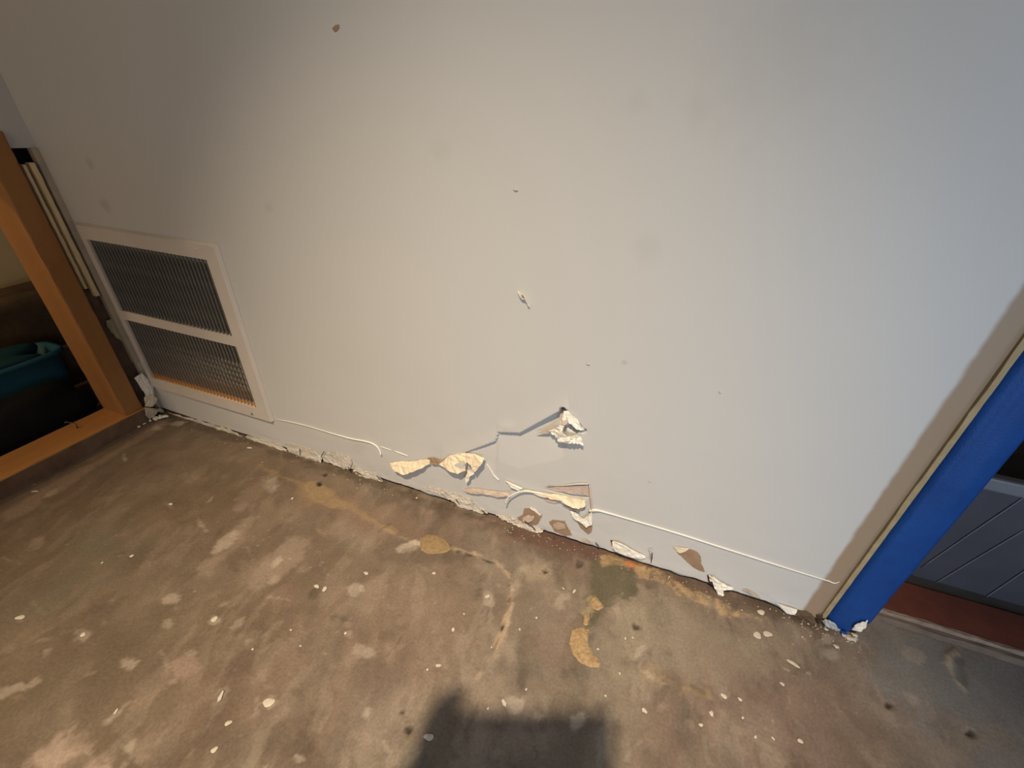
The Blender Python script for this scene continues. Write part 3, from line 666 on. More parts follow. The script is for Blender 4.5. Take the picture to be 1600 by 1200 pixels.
# crumbled plaster and paper at the bottom corner
def lump(name, c, r, m, seed, parent=None, sub=2, amp=0.35):
    bm = bmesh.new(); bmesh.ops.create_icosphere(bm, subdivisions=sub, radius=1.0)
    rr = random.Random(seed)
    ph = [rr.uniform(0, 6) for _ in range(6)]
    for v in bm.verts:
        k = 1+amp*(math.sin(3*v.co.x+ph[0])*math.sin(4*v.co.y+ph[1])+0.6*math.sin(7*v.co.z+ph[2])*math.cos(5*v.co.x+ph[3]))*0.7+rr.uniform(-.09, .09)
        v.co = Vector((v.co.x*r[0]*k, v.co.y*r[1]*k, v.co.z*r[2]*k))+Vector(c)
    return from_bm(name, bm, m, parent)
def scrap(name, pts, m, label, cat, thick=0.002, seed=0, group=None, parent=None):
    """crumpled sheet from 3D outline points"""
    r = random.Random(seed); bm = bmesh.new()
    bm.faces.new([bm.verts.new(p) for p in pts]); bmesh.ops.triangulate(bm, faces=bm.faces[:])
    for _ in range(2):
        bmesh.ops.subdivide_edges(bm, edges=bm.edges[:], cuts=1, use_grid_fill=True)
        for v in bm.verts: v.co += Vector((r.uniform(-1, 1), r.uniform(-1, 1), r.uniform(-1, 1)))*0.0009
    bm.normal_update()
    geo = bmesh.ops.extrude_face_region(bm, geom=bm.faces[:])
    for e in geo['geom']:
        if isinstance(e, bmesh.types.BMVert): e.co += Vector((thick, -thick, 0))*0.7
    bmesh.ops.recalc_face_normals(bm, faces=bm.faces[:])
    o = from_bm(name, bm, m, parent)
    if label: tag(o, label, cat, group)
    return o
cr = scrap('drywall_scrap', [L(210,590,.012), L(222,582,.012), L(232,592,.014), L(240,606,.014), L(241,618,.016), L(228,618,.016), L(221,605,.014)], M['gyp'], 'upper torn white drywall scrap standing in the corner under the vent', 'scrap', .004, 1)
cr = scrap('drywall_scrap', [L(224,620,.022), L(240,616,.022), L(246,624,.020), L(240,634,.022), L(227,634,.024)], M['torn'], 'small folded cream paper scrap in the corner under the vent', 'scrap', .003, 2)
cr = scrap('drywall_scrap', [L(226,636,.020), L(240,638,.020), L(250,640,.018), L(243,648,.020), L(234,654,.022), L(228,648,.022)], M['gypdirty'], 'lowest drywall scrap in the corner touching the floor', 'scrap', .003, 3)
o = scrap('paper_scrap', [L(166,500,-.006), L(178,496,-.006), L(186,510,-.006), L(192,522,-.006), L(198,536,-.006), L(188,532,-.004), L(178,522,-.004), L(168,512,-.004)], M['greenpaper'], 'greenish torn paper in the gap between stud and vent', 'scrap', .002, 4)
o = scrap('paper_scrap', [L(128,452,-.006), L(140,452,-.004), L(152,464,-.004), L(158,478,-.004), L(150,478,-.004), L(140,468,-.006)], M['wooddirty'], 'dark brown torn paper where the cream strips end', 'scrap', .003, 5)
for k, (u, v, s, x) in enumerate(((233,657,.0055,.03),(243,654,.007,.03),(252,652,.006,.035),(224,662,.0045,.028),(259,651,.005,.04),(216,667,.004,.028))):
    g_ = G(u, v, 0.002)
    tag(lump('plaster_crumb', (g_.x, g_.y, 0.0035), (s*1.5, s, s*.6), M['gyp'], 40+k), 'crumb of pale plaster on the floor at the room corner', 'crumb', 'plaster crumbs in the corner')
for k, (u, v, x, s) in enumerate(((248,640,.006,.006),(258,640,.005,.005),(243,628,.008,.004))):
    p = L(u, v, x); tag(lump('plaster_lump', (max(p.x, .006), min(p.y, -.006), max(p.z, .005)), (s, s, s), M['gypdirty'], 60+k), 'rough plaster lump stuck in the corner below the vent', 'plaster', 'plaster lumps in the corner')
n_ = empty('nail', G(121,668,.041)); tag(n_, 'bent nail sticking up from the bottom plate', 'nail')
n0 = G(121,670,.040); tube('nail_shank', [n0, n0+Vector((-.003,.004,.012)), n0+Vector((-.006,-.009,.024))], .0013, M['nail'], n_, 6)
tube('nail_head', [n0+Vector((-.006,-.009,.0235)), n0+Vector((-.0064,-.0096,.0248))], .0034, M['nail'], n_, 8)

# ================================================================== RETURN AIR GRILLE
gr = empty('return_air_grille', (0.212, 0, 0.08))
tag(gr, 'white metal return air vent with vertical slats in the wall corner', 'vent')
def frame_mesh():
    bm = bmesh.new()
    ox0, ox1, oz0, oz1 = 0.016, 0.409, 0.082, 0.479
    wins = [(0.036, 0.375, 0.115, 0.270), (0.036, 0.375, 0.292, 0.448)]
    xs = [ox0, ox0+0.004, 0.036, 0.375, ox1-0.004, ox1]; zs = [oz0, oz0+0.004, 0.115, 0.270, 0.292, 0.448, oz1-0.004, oz1]
    yf = -0.0075
    g = {}
    for i, x in enumerate(xs):
        for k, z in enumerate(zs):
            rim = i in (0, len(xs)-1) or k in (0, len(zs)-1)
            g[i, k] = bm.verts.new((x, -0.0005 if rim else yf, z))
    for i in range(len(xs)-1):
        for k in range(len(zs)-1):
            if i == 2 and k in (2, 4): continue
            bm.faces.new((g[i, k], g[i+1, k], g[i+1, k+1], g[i, k+1]))
    for (i0, i1, k0, k1) in ((2, 3, 2, 3), (2, 3, 4, 5)):
        ring = [g[i0, k0], g[i1, k0], g[i1, k1], g[i0, k1]]
        inn = [bm.verts.new((v.co.x, 0.004, v.co.z)) for v in ring]
        for a in range(4):
            b_ = (a+1) % 4; bm.faces.new((ring[b_], ring[a], inn[a], inn[b_]))
    ed = [e for e in bm.edges if abs(e.verts[0].co.y-yf) < 1e-5 and abs(e.verts[1].co.y-yf) < 1e-5 and (not e.is_boundary) and len(e.link_faces) == 2 and e.calc_face_angle(0) > 0.4]
    bmesh.ops.bevel(bm, geom=ed, offset=0.0012, segments=2, affect='EDGES')
    bmesh.ops.recalc_face_normals(bm, faces=bm.faces[:])
    return bm
gf = from_bm('frame', frame_mesh(), M['metalwhite'], gr)
NS = 32
def slat_me(z0, z1):
    bm = bmesh.new(); prof = [(0, -0.0058), (0.0006, -0.0045), (0.0007, -0.0030), (0.0002, -0.0012)]
    th = 0.0009; rows = []
    for z in (z0, z1):
        rows.append([bm.verts.new((x, y, z)) for x, y in prof]+[bm.verts.new((x-th, y, z)) for x, y in prof[::-1]])
    n = len(rows[0])
    for k in range(n): bm.faces.new((rows[0][k], rows[0][(k+1) % n], rows[1][(k+1) % n], rows[1][k]))
    bm.faces.new(rows[0][::-1]); bm.faces.new(rows[1])
    bmesh.ops.recalc_face_normals(bm, faces=bm.faces[:])
    me = bpy.data.meshes.new('slat'); bm.to_mesh(me); bm.free(); me.materials.append(M['slat']); return me
def rusty():
    m = mat('dusty_rusty_slat', (0.20, 0.175, 0.150, 1), 0.6, 0.4, 30)
    nt = m.node_tree; b = nt.nodes['Principled BSDF']; old = b.inputs['Base Color'].links[0].from_socket
    tc = nt.nodes.new('ShaderNodeTexCoord'); sx = nt.nodes.new('ShaderNodeSeparateXYZ'); nt.links.new(tc.outputs['Object'], sx.inputs[0])
    nn = nt.nodes.new('ShaderNodeTexNoise'); nn.inputs['Scale'].default_value = 90; nt.links.new(tc.outputs['Object'], nn.inputs['Vector'])
    ma = nt.nodes.new('ShaderNodeMath'); ma.operation = 'MULTIPLY_ADD'; ma.inputs[1].default_value = 0.014; nt.links.new(nn.outputs[0], ma.inputs[0]); nt.links.new(sx.outputs[2], ma.inputs[2])
    mr = nt.nodes.new('ShaderNodeMapRange'); mr.inputs[1].default_value = 0.140; mr.inputs[2].default_value = 0.126; nt.links.new(ma.outputs[0], mr.inputs[0])
    mx = nt.nodes.new('ShaderNodeMix'); mx.data_type = 'RGBA'; mx.inputs[7].default_value = (0.55, 0.22, 0.035, 1)
    nt.links.new(mr.outputs[0], mx.inputs[0]); nt.links.new(old, mx.inputs[6]); nt.links.new(mx.outputs[2], b.inputs['Base Color'])
    return m
M['slatrust'] = rusty()
for z0, z1 in ((0.1148, 0.2702), (0.2918, 0.4482)):
    sm = slat_me(z0, z1)
    if z0 < 0.2: sm.materials[0] = M['slatrust']
    for k in range(NS):
        o = bpy.data.objects.new('slat', sm); COL.objects.link(o); o.parent = gr
        o.matrix_parent_inverse = gr.matrix_basis.inverted(); o.location = (0.0375+(k+0.5)*(0.3365/NS), 0, 0)
ft = box('air_filter', (gx0+.001, 0.030, gz0+.001), (gx1-.001, 0.048, gz1-.001), M['filter'], gr)
box('filter_frame', (gx0+.001, 0.003, gz0+.001), (gx1-.001, 0.030, gz0+0.020), M['orange'], ft)
box('filter_frame', (gx0+.001, 0.006, gz1-.010), (gx1-.001, 0.030, gz1-.001), M['filter'], ft)
# expanded wire mesh seen through the lower slats
bm = bmesh.new(); step = 0.010; x0, x1, z0, z1 = gx0+.004, gx1-.004, gz0+.012, 0.215
def wire(bm, a, b, r=0.0008):
    a = Vector(a); b = Vector(b); t = (b-a).normalized(); s_ = Vector((0, 1, 0)); c_ = t.cross(s_)
    q = []
    for p in (a, b): q.append([bm.verts.new(p+s_*r*i+c_*r*j) for i, j in ((1, 1), (1, -1), (-1, -1), (-1, 1))])
    for k in range(4): bm.faces.new((q[0][k], q[0][(k+1) % 4], q[1][(k+1) % 4], q[1][k]))
for sgn in (1, -1):
    for k in range(-14, 42):
        xs_ = x0+k*step
        a = (xs_, z0) if sgn > 0 else (xs_, z1); b_ = (xs_+(z1-z0)*.7, z1) if sgn > 0 else (xs_+(z1-z0)*.7, z0)
        lo_ = max(x0, a[0]); hi_ = min(x1, b_[0])
        if hi_-lo_ < 0.004: continue
        zf = lambda x: a[1]+(x-a[0])/(b_[0]-a[0])*(b_[1]-a[1])
        wire(bm, (lo_, 0.0105+.001*sgn, zf(lo_)), (hi_, 0.0105+.001*sgn, zf(hi_)))
bmesh.ops.recalc_face_normals(bm, faces=bm.faces[:])
o = from_bm('wire_mesh', bm, mat('wire_grey', (0.60, 0.50, 0.40, 1), 0.5, 0.3, 50), ft); o['kind'] = 'stuff'
for u, v in ((312, 388), (398, 644), (134, 360)):
    p = WP(u, v, 0.0075)
    bm = bmesh.new(); bmesh.ops.create_uvsphere(bm, u_segments=10, v_segments=6, radius=0.0034)
    for v_ in bm.verts: v_.co = Vector((v_.co.x, v_.co.y*0.5, v_.co.z))+p
    s_ = from_bm('screw', bm, M['metalwhite' if v < 500 else 'screw'], gf, True)

# ================================================================== DOORWAY ON THE RIGHT
jb = empty('door_jamb', (1.56, 0.02, 0)); tag(jb, 'door jamb edge wrapped in blue painters tape', 'door jamb')
box('jamb_board', (1.5335, 0.0055, 0.0), (1.583, 0.034, 2.1), M['graywood'], jb, 0.001)
# pale wood edge between bare paper and tape
bm = bmesh.new(); r = random.Random(5); rows = []
zz = np.linspace(0.016, 2.1, 140)
for z in zz:
    a_ = 1.5250+0.0007*(vnoise(np.array([z*40.0]), np.array([1.0]), 3)[0]-.5)*2
    pr = [(a_, 0.004), (a_+.0006, -.0022), (1.5315, -.0024), (1.5325, 0.004)]
    rows.append([bm.verts.new((x, y+r.uniform(-.0003, .0003), z)) for x, y in pr])
for i in range(len(rows)-1):
    for k in range(3): bm.faces.new((rows[i][k], rows[i][k+1], rows[i+1][k+1], rows[i+1][k]))
bmesh.ops.recalc_face_normals(bm, faces=bm.faces[:])
from_bm('jamb_edge', bm, M['yellow'], jb)
# the tape
cols = np.linspace(1.5345, 1.5855, 14)
def tape_bottom(x): return float(np.interp(x, [1.5345, 1.546, 1.562, 1.572, 1.5855], [0.016, 0.010, 0.001, 0.012, 0.036]))
zs = np.concatenate([np.linspace(0, 0.12, 20), np.linspace(0.13, 1.9, 90)])
bm = bmesh.new(); rows = []
for iz, z in enumerate(zs):
    row = []
    for x in cols:
        t = (x-cols[0])/(cols[-1]-cols[0])
        zb = tape_bottom(x); zz_ = z+zb*max(0, 1-z/0.12)
        yy = -0.0010-0.0040*math.sin(math.pi*min(1, t*1.05))**0.7+0.0012*(vnoise(np.array([x*60.]), np.array([zz_*9.]), 8)[0]-.5)*2+0.0007*(vnoise(np.array([x*160.]), np.array([zz_*5.]), 6)[0]-.5)*2
        if t < 0.05: yy = 0.004
        row.append(bm.verts.new((x+0.0006*(vnoise(np.array([zz_*30.]), np.array([2.]), 12)[0]-.5), yy, zz_)))
    row.append(bm.verts.new((cols[-1]+.0006, 0.030, z+tape_bottom(cols[-1])*max(0, 1-z/0.12))))
    rows.append(row)
for i in range(len(rows)-1):
    for k in range(len(rows[0])-1): bm.faces.new((rows[i][k], rows[i][k+1], rows[i+1][k+1], rows[i+1][k]))
bmesh.ops.recalc_face_normals(bm, faces=bm.faces[:])
tp = from_bm('painters_tape', bm, M['tape'], jb, True); tp['label'] = 'blue painters tape'
def jscrap(pts, m, th=.0015, seed=0): return scrap('torn_tape_end', [W(u, v, o/1000) for u, v, o in pts], M[m], None, None, th, seed, parent=jb)
M['wrap'] = mat('pale_wrap', (0.5, 0.52, 0.54, 1), 0.5)
jscrap([(1284,970,4),(1292,968,6),(1302,973,8),(1312,983,8),(1306,985,6),(1294,980,5)], 'wrap', .002, 2)
jscrap([(1336,977,8),(1347,972,8),(1355,970,6),(1352,979,8),(1343,986,9),(1331,984,9)], 'gyp', .0015, 3)
jscrap([(1310,984,8),(1316,987,9),(1322,987,9),(1318,998,10),(1314,992,9)], 'tape', .001, 4)
jscrap([(1275,960,2),(1284,962,5),(1284,972,6),(1278,974,5)], 'splinter', .001, 5)

th = empty('door_threshold', (2.2, 0.07, 0)); tag(th, 'red-brown painted threshold board across the doorway floor', 'threshold')
rough_board('threshold_board', (1.535, 0.050, 0.0), (3.0, 0.124, 0.020), M['redboard'], th, 0.002, 60, 0.0005, 0, 9)
rough_board('front_lip', (1.535, 0.038, 0.0), (3.0, 0.0505, 0.013), M['graywood'], th, 0.002, 60, 0.0008, 0, 10)
rough_board('worn_edge', (1.535, 0.0465, 0.0125), (3.0, 0.0520, 0.0205), mat('worn_pale_wood', (0.34, 0.26, 0.21, 1), 0.8, 0.4, 60), th, 0.001, 90, 0.0007, 0, 12)

# storage tote beyond the threshold
tt = empty('storage_tote', (1.95, 0.3, 0)); tag(tt, 'smoky translucent plastic storage tote standing beyond the threshold', 'tote')
def tote():
    bm = bmesh.new()
    bx = [1.50, 2.30, 0.150, 0.56]; tx = [1.44, 2.36, 0.128, 0.60]; zb, zt = 0.006, 0.262
    def ring(t, ins=0.0):
        x0 = bx[0]+(tx[0]-bx[0])*t+ins; x1 = bx[1]+(tx[1]-bx[1])*t-ins; y0 = bx[2]+(tx[2]-bx[2])*t+ins; y1 = bx[3]+(tx[3]-bx[3])*t-ins
        z = zb+(zt-zb)*t; c = 0.03; out = []
        for (cx_, cy_, a0_) in ((x1-c, y1-c, 0), (x0+c, y1-c, 90), (x0+c, y0+c, 180), (x1-c, y0+c, 270)):
            for k in range(5):
                a_ = math.radians(a0_+k*22.5); out.append(bm.verts.new((cx_+c*math.cos(a_), cy_+c*math.sin(a_), z)))
        return out
    rs = [ring(t) for t in (0, .03, .1, .3, .5, .7, .9, 1)]+[ring(t, .003) for t in (1, .5, .03)]
    n = len(rs[0])
    for i in range(len(rs)-1):
        for k in range(n): bm.faces.new((rs[i][k], rs[i][(k+1) % n], rs[i+1][(k+1) % n], rs[i+1][k]))
    bm.faces.new(rs[0][::-1]); bm.faces.new(rs[-1])
    bmesh.ops.recalc_face_normals(bm, faces=bm.faces[:]); return bm
tb = from_bm('tote_body', tote(), M['smoke'], tt, False)
bm = bmesh.new()
for lo_, hi_ in (((1.425, 0.113, 0.250), (2.375, 0.131, 0.272)), ((1.425, 0.597, 0.250), (2.375, 0.615, 0.272)), ((1.425, 0.131, 0.250), (1.443, 0.597, 0.272)), ((2.357, 0.131, 0.250), (2.375, 0.597, 0.272))):
    box_bm(bm, lo_, hi_, 0.004)
from_bm('tote_rim', bm, M['smokerim'], tt)
def on_front(x, z): t = (z-0.006)/0.256; return Vector((x, 0.150-0.022*t-0.0015, z))
for (ua, va, ub, vb) in ((1457,921,1600,828),(1535,945,1620,885),(1440,890,1600,770)):
    a_ = W(ua, va, -.142); c_ = W(ub, vb, -.134)
    pts_ = [on_front(a_.x+(c_.x-a_.x)*k/10, max(.01, a_.z+(c_.z-a_.z)*k/10+0.004*math.sin(k*.31))) for k in range(11)]
    tube('crease', pts_, [.0004]+[.0008]*9+[.0004], M['creasepale'], tb, 6)
rough_board('tote_foot', (1.52, 0.129, 0.0), (2.28, 0.160, 0.016), M['smokedark'], tt, 0.002, 20, 0.0006, 0, 14)

# ================================================================== BEHIND THE ACCESS OPENING
# panelled cream door leaning at the back
pd = empty('panel_door', (-0.52, -0.2, 0.2)); tag(pd, 'cream panelled door standing at the back of the access opening', 'door')
ds_ = box('door_slab', (-0.50, -0.75, 0.225), (-0.465, 0.18, 1.6), M['cream'], pd, 0.003)
for y0, y1 in ((-0.55, -0.052), ):
    for lo_, hi_ in (((-0.466, y1-.014, 0.335), (-0.456, y1, 1.5)), ((-0.466, y0, 0.335), (-0.456, y1, 0.349)), ((-0.466, y0, 0.335), (-0.456, y0+.014, 1.5))):
        box('panel_moulding', lo_, hi_, M['cream'], ds_, 0.003)
    box('panel_field', (-0.466, y0+.05, 0.385), (-0.459, y1-.05, 1.45), M['cream'], ds_, 0.003)

cb = empty('added_bulb', (-0.30, -0.62, 0.84)); tag(cb, 'added bare bulb, out of view, to brighten the access space', 'added light bulb')  # bulb and its point light, added out of view to brighten this space
M['bulb'] = mat('bulb_glass', (0.9, 0.85, 0.7, 1), 0.3)
tube('bulb_glass', [(-0.30, -0.62, 0.90), (-0.30, -0.62, 0.92), (-0.30, -0.62, 0.95), (-0.30, -0.62, 0.98), (-0.30, -0.62, 1.0)], [.012, .026, .030, .020, .013], M['bulb'], cb, 12)
tube('bulb_socket', [(-0.30, -0.62, 1.0), (-0.30, -0.62, 1.05)], [.016, .018], M['black'], cb, 12)
tube('bulb_cord', [(-0.30, -0.62, 1.05), (-0.30, -0.62, 1.7), (-0.30, -0.62, 2.39)], .003, M['black'], cb, 6)
bl = bpy.data.lights.new('added_bulb_light', 'POINT'); bl.energy = 4; bl.color = (1.0, 0.72, 0.42); bl.shadow_soft_size = 0.03
bo = bpy.data.objects.new('added_bulb_light', bl); COL.objects.link(bo); bo.location = (-0.30, -0.62, 0.86)

def blob(name, c, r, m, seed, amp=.10, sub=4, fr=1.0, flat=None, parent=None):
    bm = bmesh.new(); bmesh.ops.create_icosphere(bm, subdivisions=sub, radius=1.0)
    rr = random.Random(seed); dirs = [(Vector((rr.gauss(0,1), rr.gauss(0,1), rr.gauss(0,1))).normalized(), rr.uniform(3, 9)*fr, rr.uniform(0, 6)) for _ in range(9)]
    for v in bm.verts:
        p = v.co.copy()
        q = [math.copysign(abs(a)**0.75, a) for a in p]
        k = 1+amp*sum(math.sin(d.dot(p)*f+ph) for d, f, ph in dirs)/3
        v.co = Vector((q[0]*r[0]*k, q[1]*r[1]*k, q[2]*r[2]*k))+Vector(c)
        if flat is not None: v.co.z = max(v.co.z, flat)
    return from_bm(name, bm, m, parent, True)
o = blob('canvas_bag', (-0.40, -0.06, 0.185), (0.045, 0.30, 0.085), M['olive'], 5, .16, flat=0.1125)
tag(o, 'crumpled dark brown canvas bag behind the teal bin', 'bag')
# shelf-like crate carrying the bag
o = rough_board('wooden_crate', (-0.455, -0.40, 0.0), (-0.345, 0.20, 0.112), M['wooddirty'], None, .003, 12, .001, 1, 2); tag(o, 'low dirty wooden crate under the brown canvas bag', 'crate')
bn = empty('teal_bin', (-0.28, -0.15, 0)); tag(bn, 'teal plastic bin just inside the access opening', 'bin')
def bin_body():
    bm = bmesh.new(); n = 40; rows = []
    for t, s, inn in ((0, .88, 0), (.06, .90, 0), (.3, .93, 0), (.6, .96, 0), (.93, 1.0, 0), (.93, 1.05, 0), (1, 1.05, 0), (1, .97, 0), (.5, .90, 1), (.12, .86, 1)):
        row = []
        for k in range(n):
            a_ = 2*math.pi*k/n; ca_, sa_ = math.cos(a_), math.sin(a_)
            x = math.copysign(abs(ca_)**.45, ca_)*0.055*s; y = math.copysign(abs(sa_)**.45, sa_)*0.155*s
            row.append(bm.verts.new((-0.268+x, -0.190+y, 0.006+0.152*t)))
        rows.append(row)
    for i in range(len(rows)-1):
        for k in range(n): bm.faces.new((rows[i][k], rows[i][(k+1) % n], rows[i+1][(k+1) % n], rows[i+1][k]))
    bm.faces.new(rows[0][::-1]); bm.faces.new(rows[-1]); bmesh.ops.recalc_face_normals(bm, faces=bm.faces[:]); return bm
from_bm('bin_body', bin_body(), M['teal'], bn, True)
blob('folded_liner', (-0.27, -0.19, 0.150), (0.045, 0.125, 0.03), M['tealdark'], 9, .14, parent=bn)
o = blob('black_bag', (-0.150, -0.225, 0.050), (0.048, 0.150, 0.066), M['black'], 12, .10, flat=0.001); tag(o, 'limp black fabric bag on the floor right behind the wood plate', 'bag')

# ================================================================== REST OF THE ROOM
o = box('ceiling', (-0.9, -2.6, 2.4), (3.2, 1.2, 2.42), M['plain']); tag(o, 'plain flat ceiling above the room', 'ceiling', kind='structure')
o = box('wall_right', (3.2, -2.6, 0), (3.22, 1.2, 2.4), M['plain']); tag(o, 'plain side wall at the far right of the room', 'wall', kind='structure')
o = box('wall_beyond', (-0.9, 1.2, 0), (3.2, 1.22, 2.4), M['darkwall']); tag(o, 'wall beyond the doorway, coloured near-black for the dark room there', 'wall', kind='structure')
o = box('wall_closet', (-0.92, -2.6, 0), (-0.9, 1.2, 2.4), M['darkwall']); tag(o, 'back wall behind the access opening, coloured near-black as if unlit', 'wall', kind='structure')
o = box('wall_header', (1.533, 0.0, 2.1), (3.2, 0.10, 2.4), M['plain']); tag(o, 'wall piece over the doorway', 'wall', kind='structure')
dl = empty('ceiling_downlight', (LAMP[0], LAMP[1], 2.4)); tag(dl, 'round recessed downlight in the ceiling behind the viewer', 'light')
bm = bmesh.new(); n = 32; rows = []
for rr_, z in ((0.095, 2.399), (0.093, 2.393), (0.075, 2.391), (0.070, 2.398)):
    rows.append([bm.verts.new((LAMP[0]+rr_*math.cos(2*math.pi*k/n), LAMP[1]+rr_*math.sin(2*math.pi*k/n), z)) for k in range(n)])
for i in range(3):
    for k in range(n): bm.faces.new((rows[i][k], rows[i][(k+1) % n], rows[i+1][(k+1) % n], rows[i+1][k]))
from_bm('trim_ring', bm, M['metalwhite'], dl, True)

# ================================================================== FLOOR DEBRIS
# thin adhesive remains
def floor_patch(name, pts, m, h, seed, parent, jit=.0006):
    r = random.Random(seed); bm = bmesh.new()
    vs_ = [bm.verts.new(G(u, v)+Vector((0, 0, 0.0005))) for u, v in pts]
    f = bm.faces.new(vs_); f.normal_update()
    if f.normal.z < 0: bmesh.ops.reverse_faces(bm, faces=[f])
    geo = bmesh.ops.inset_region(bm, faces=bm.faces[:], thickness=0.003, depth=0)
    inner = [f for f in bm.faces if len(f.verts) == len(pts)]
    iv = {v for f in inner for v in f.verts}
    bmesh.ops.triangulate(bm, faces=bm.faces[:])
    for _ in range(2):
        bmesh.ops.subdivide_edges(bm, edges=bm.edges[:], cuts=1, use_grid_fill=True)
    for v in bm.verts:
        if not v.is_boundary: v.co.z += h+r.uniform(-jit, jit)
        v.co.x += r.uniform(-.0007, .0007); v.co.y += r.uniform(-.0007, .0007)
    return from_bm(name, bm, m, parent)
floor_patch('adhesive_patch', [(656,842),(668,836),(682,837),(694,843),(702,851),(707,858),(698,863),(685,866),(668,866),(658,860)], M['glue'], .0016, 1, floor)
M['sand'] = mat('sandy_adhesive', (0.44, 0.31, 0.175, 1), 0.85, 0.5, 190, 0.9, 220, col2=(0.25, 0.165, 0.085, 1))
floor_patch('adhesive_patch', [(893,985),(908,981),(920,984),(918,1005),(925,1020),(938,1035),(936,1044),(920,1043),(905,1035),(895,1022),(890,1005)], M['sand'], .0018, 2, floor)
floor_patch('adhesive_patch', [(924,934),(931,932),(938,940),(944,948),(936,954),(926,952),(922,944)], M['sand'], .0016, 3, floor)
floor_patch('adhesive_patch', [(913,962),(920,958),(922,968),(917,978),(911,976)], M['sand'], .0012, 4, floor)

def disc(name, u, v, a, b_, ang, h, m, parent, seed, nseg=14):
    """small flat dome; half-axes in millimetres"""
    r = random.Random(seed); c = G(u, v); vs_ = []; fs = []
    ph = r.uniform(0, 6); t = math.radians(ang)
    for ring, (s, z) in enumerate(((1, .0002), (.8, h*.8), (.4, h))):
        for k in range(nseg):
            th_ = 2*math.pi*k/nseg; q_ = 1+.16*math.sin(2*th_+ph)+.10*math.sin(3*th_+ph*2)
            x = a*q_*s*math.cos(th_)/1000; y = b_*q_*s*math.sin(th_)/1000
            vs_.append((c.x+x*math.cos(t)-y*math.sin(t), c.y+x*math.sin(t)+y*math.cos(t), z+.0006))
    for ring in range(2):
        for k in range(nseg):
            k2 = (k+1) % nseg; fs.append((ring*nseg+k, ring*nseg+k2, (ring+1)*nseg+k2, (ring+1)*nseg+k))
    fs.append(tuple(2*nseg+k for k in range(nseg)))
    return obj(name, vs_, fs, m, parent, True)
# dried paint drips are part of the slab's surface
for i, (u, v, a, b_, an) in enumerate(((1183,993,6.5,5,0),(1199,991,6.5,5,10),(1189,957,6,4.5,0),(1239,1037,8,3.2,-20),(678,896,3,3,0),(420,1098,8,5,40),(335,968,5,4,0),(32,965,6,4,30),(267,788,4,3,0),
        (1222,1069,3,2.5,0),(1156,1093,3,2,0),(1111,1116,3,2,-30),(1131,1088,4,3,0),(1250,1158,3,3,0),(357,1130,4,3,30),(335,1172,4,3,30),(572,896,4,3,0),(670,1152,6,4,30),
        (390,700,6,3,10),(130,992,4,3,20),(206,869,3.5,2.5,20),(55,768,6,3,20),(1095,1133,3,2,0))):
    disc('paint_drip', u, v, a, b_, an, .0008, M['drip'], floor, i)
# loose chips lie free
chips = [(495,917,6,3,'left one of the close pair of white paint chips on the floor'),(507,922,6,4,'right one of the close pair of white paint chips on the floor'),
    (457,780,4,3,'tiny white chip beside the start of the long glue line'),(345,1090,9,3,'long pale paint chip at the lower left of the floor'),(685,1041,5,3,'white paint chip just above the dark shadow on the floor'),
    (708,985,4,2.5,'slim white chip in the middle of the bare floor'),(762,933,5,3,'white chip left of the curved floor crack'),(787,1098,6,3,'white chip at the edge of the shadow'),
    (651,779,4,2,'white chip close to the wall foot below the torn leaf of paper'),(1006,1111,5,3,'white chip right of the shadow on the floor'),(897,925,5,2.5,'slim white chip left of the dark olive stain')]
flecks = [(395,1015,3,2),(160,880,3,2),(455,985,3,2),(540,990,4,3),(470,1010,3,2),(182,1112,5,3),(668,1047,3,2),(812,984,3,2),(762,1108,3,2),(768,1012,2.5,2),(822,1078,3,2),(880,920,4,2),(838,966,3,2),(725,960,2.5,2),
    (977,998,3,2),(988,997,3,2),(968,1053,3,2),(934,1015,3,2),(1112,1114,4,2),(1160,1122,3,2),(1208,1155,4,2),(1180,1152,4,2),(946,1088,3,2)]
def chip_mesh(seed):
    r = random.Random(seed); n = r.choice((5, 6, 7)); bm = bmesh.new()
    lo_ = []; hi_ = []
    for k in range(n):
        a_ = 2*math.pi*(k+r.uniform(-.25, .25))/n; q_ = r.uniform(.7, 1.15)
        lo_.append(bm.verts.new((math.cos(a_)*q_, math.sin(a_)*q_, 0))); hi_.append(bm.verts.new((math.cos(a_)*q_*.9, math.sin(a_)*q_*.9, 1+r.uniform(0, .8))))
    bm.faces.new(lo_[::-1]); bm.faces.new(hi_)
    for k in range(n): bm.faces.new((lo_[k], lo_[(k+1) % n], hi_[(k+1) % n], hi_[k]))
    me = bpy.data.meshes.new('paint_chip'); bm.to_mesh(me); bm.free(); me.materials.append(M['chip']); return me
CH = [chip_mesh(k) for k in range(6)]; ci = 0
for u, v, a, b_, lab in chips:
    o = bpy.data.objects.new('paint_chip', CH[ci % 6]); COL.objects.link(o)
    g_ = G(u, v); o.location = (g_.x, g_.y, 0.0012); o.scale = (a/1000, b_/1000, .0009); o.rotation_euler = (0, 0, ci*1.7)
    tag(o, lab, 'paint chip', 'loose paint chips on the floor'); ci += 1
for u, v, a, b_ in flecks:
    o = bpy.data.objects.new('paint_fleck', CH[ci % 6]); COL.objects.link(o); o.parent = floor
    g_ = G(u, v); o.location = (g_.x, g_.y, 0.0008); o.scale = (a/1000*.8, b_/1000*.8, .0006); o.rotation_euler = (0, 0, ci*1.7); ci += 1
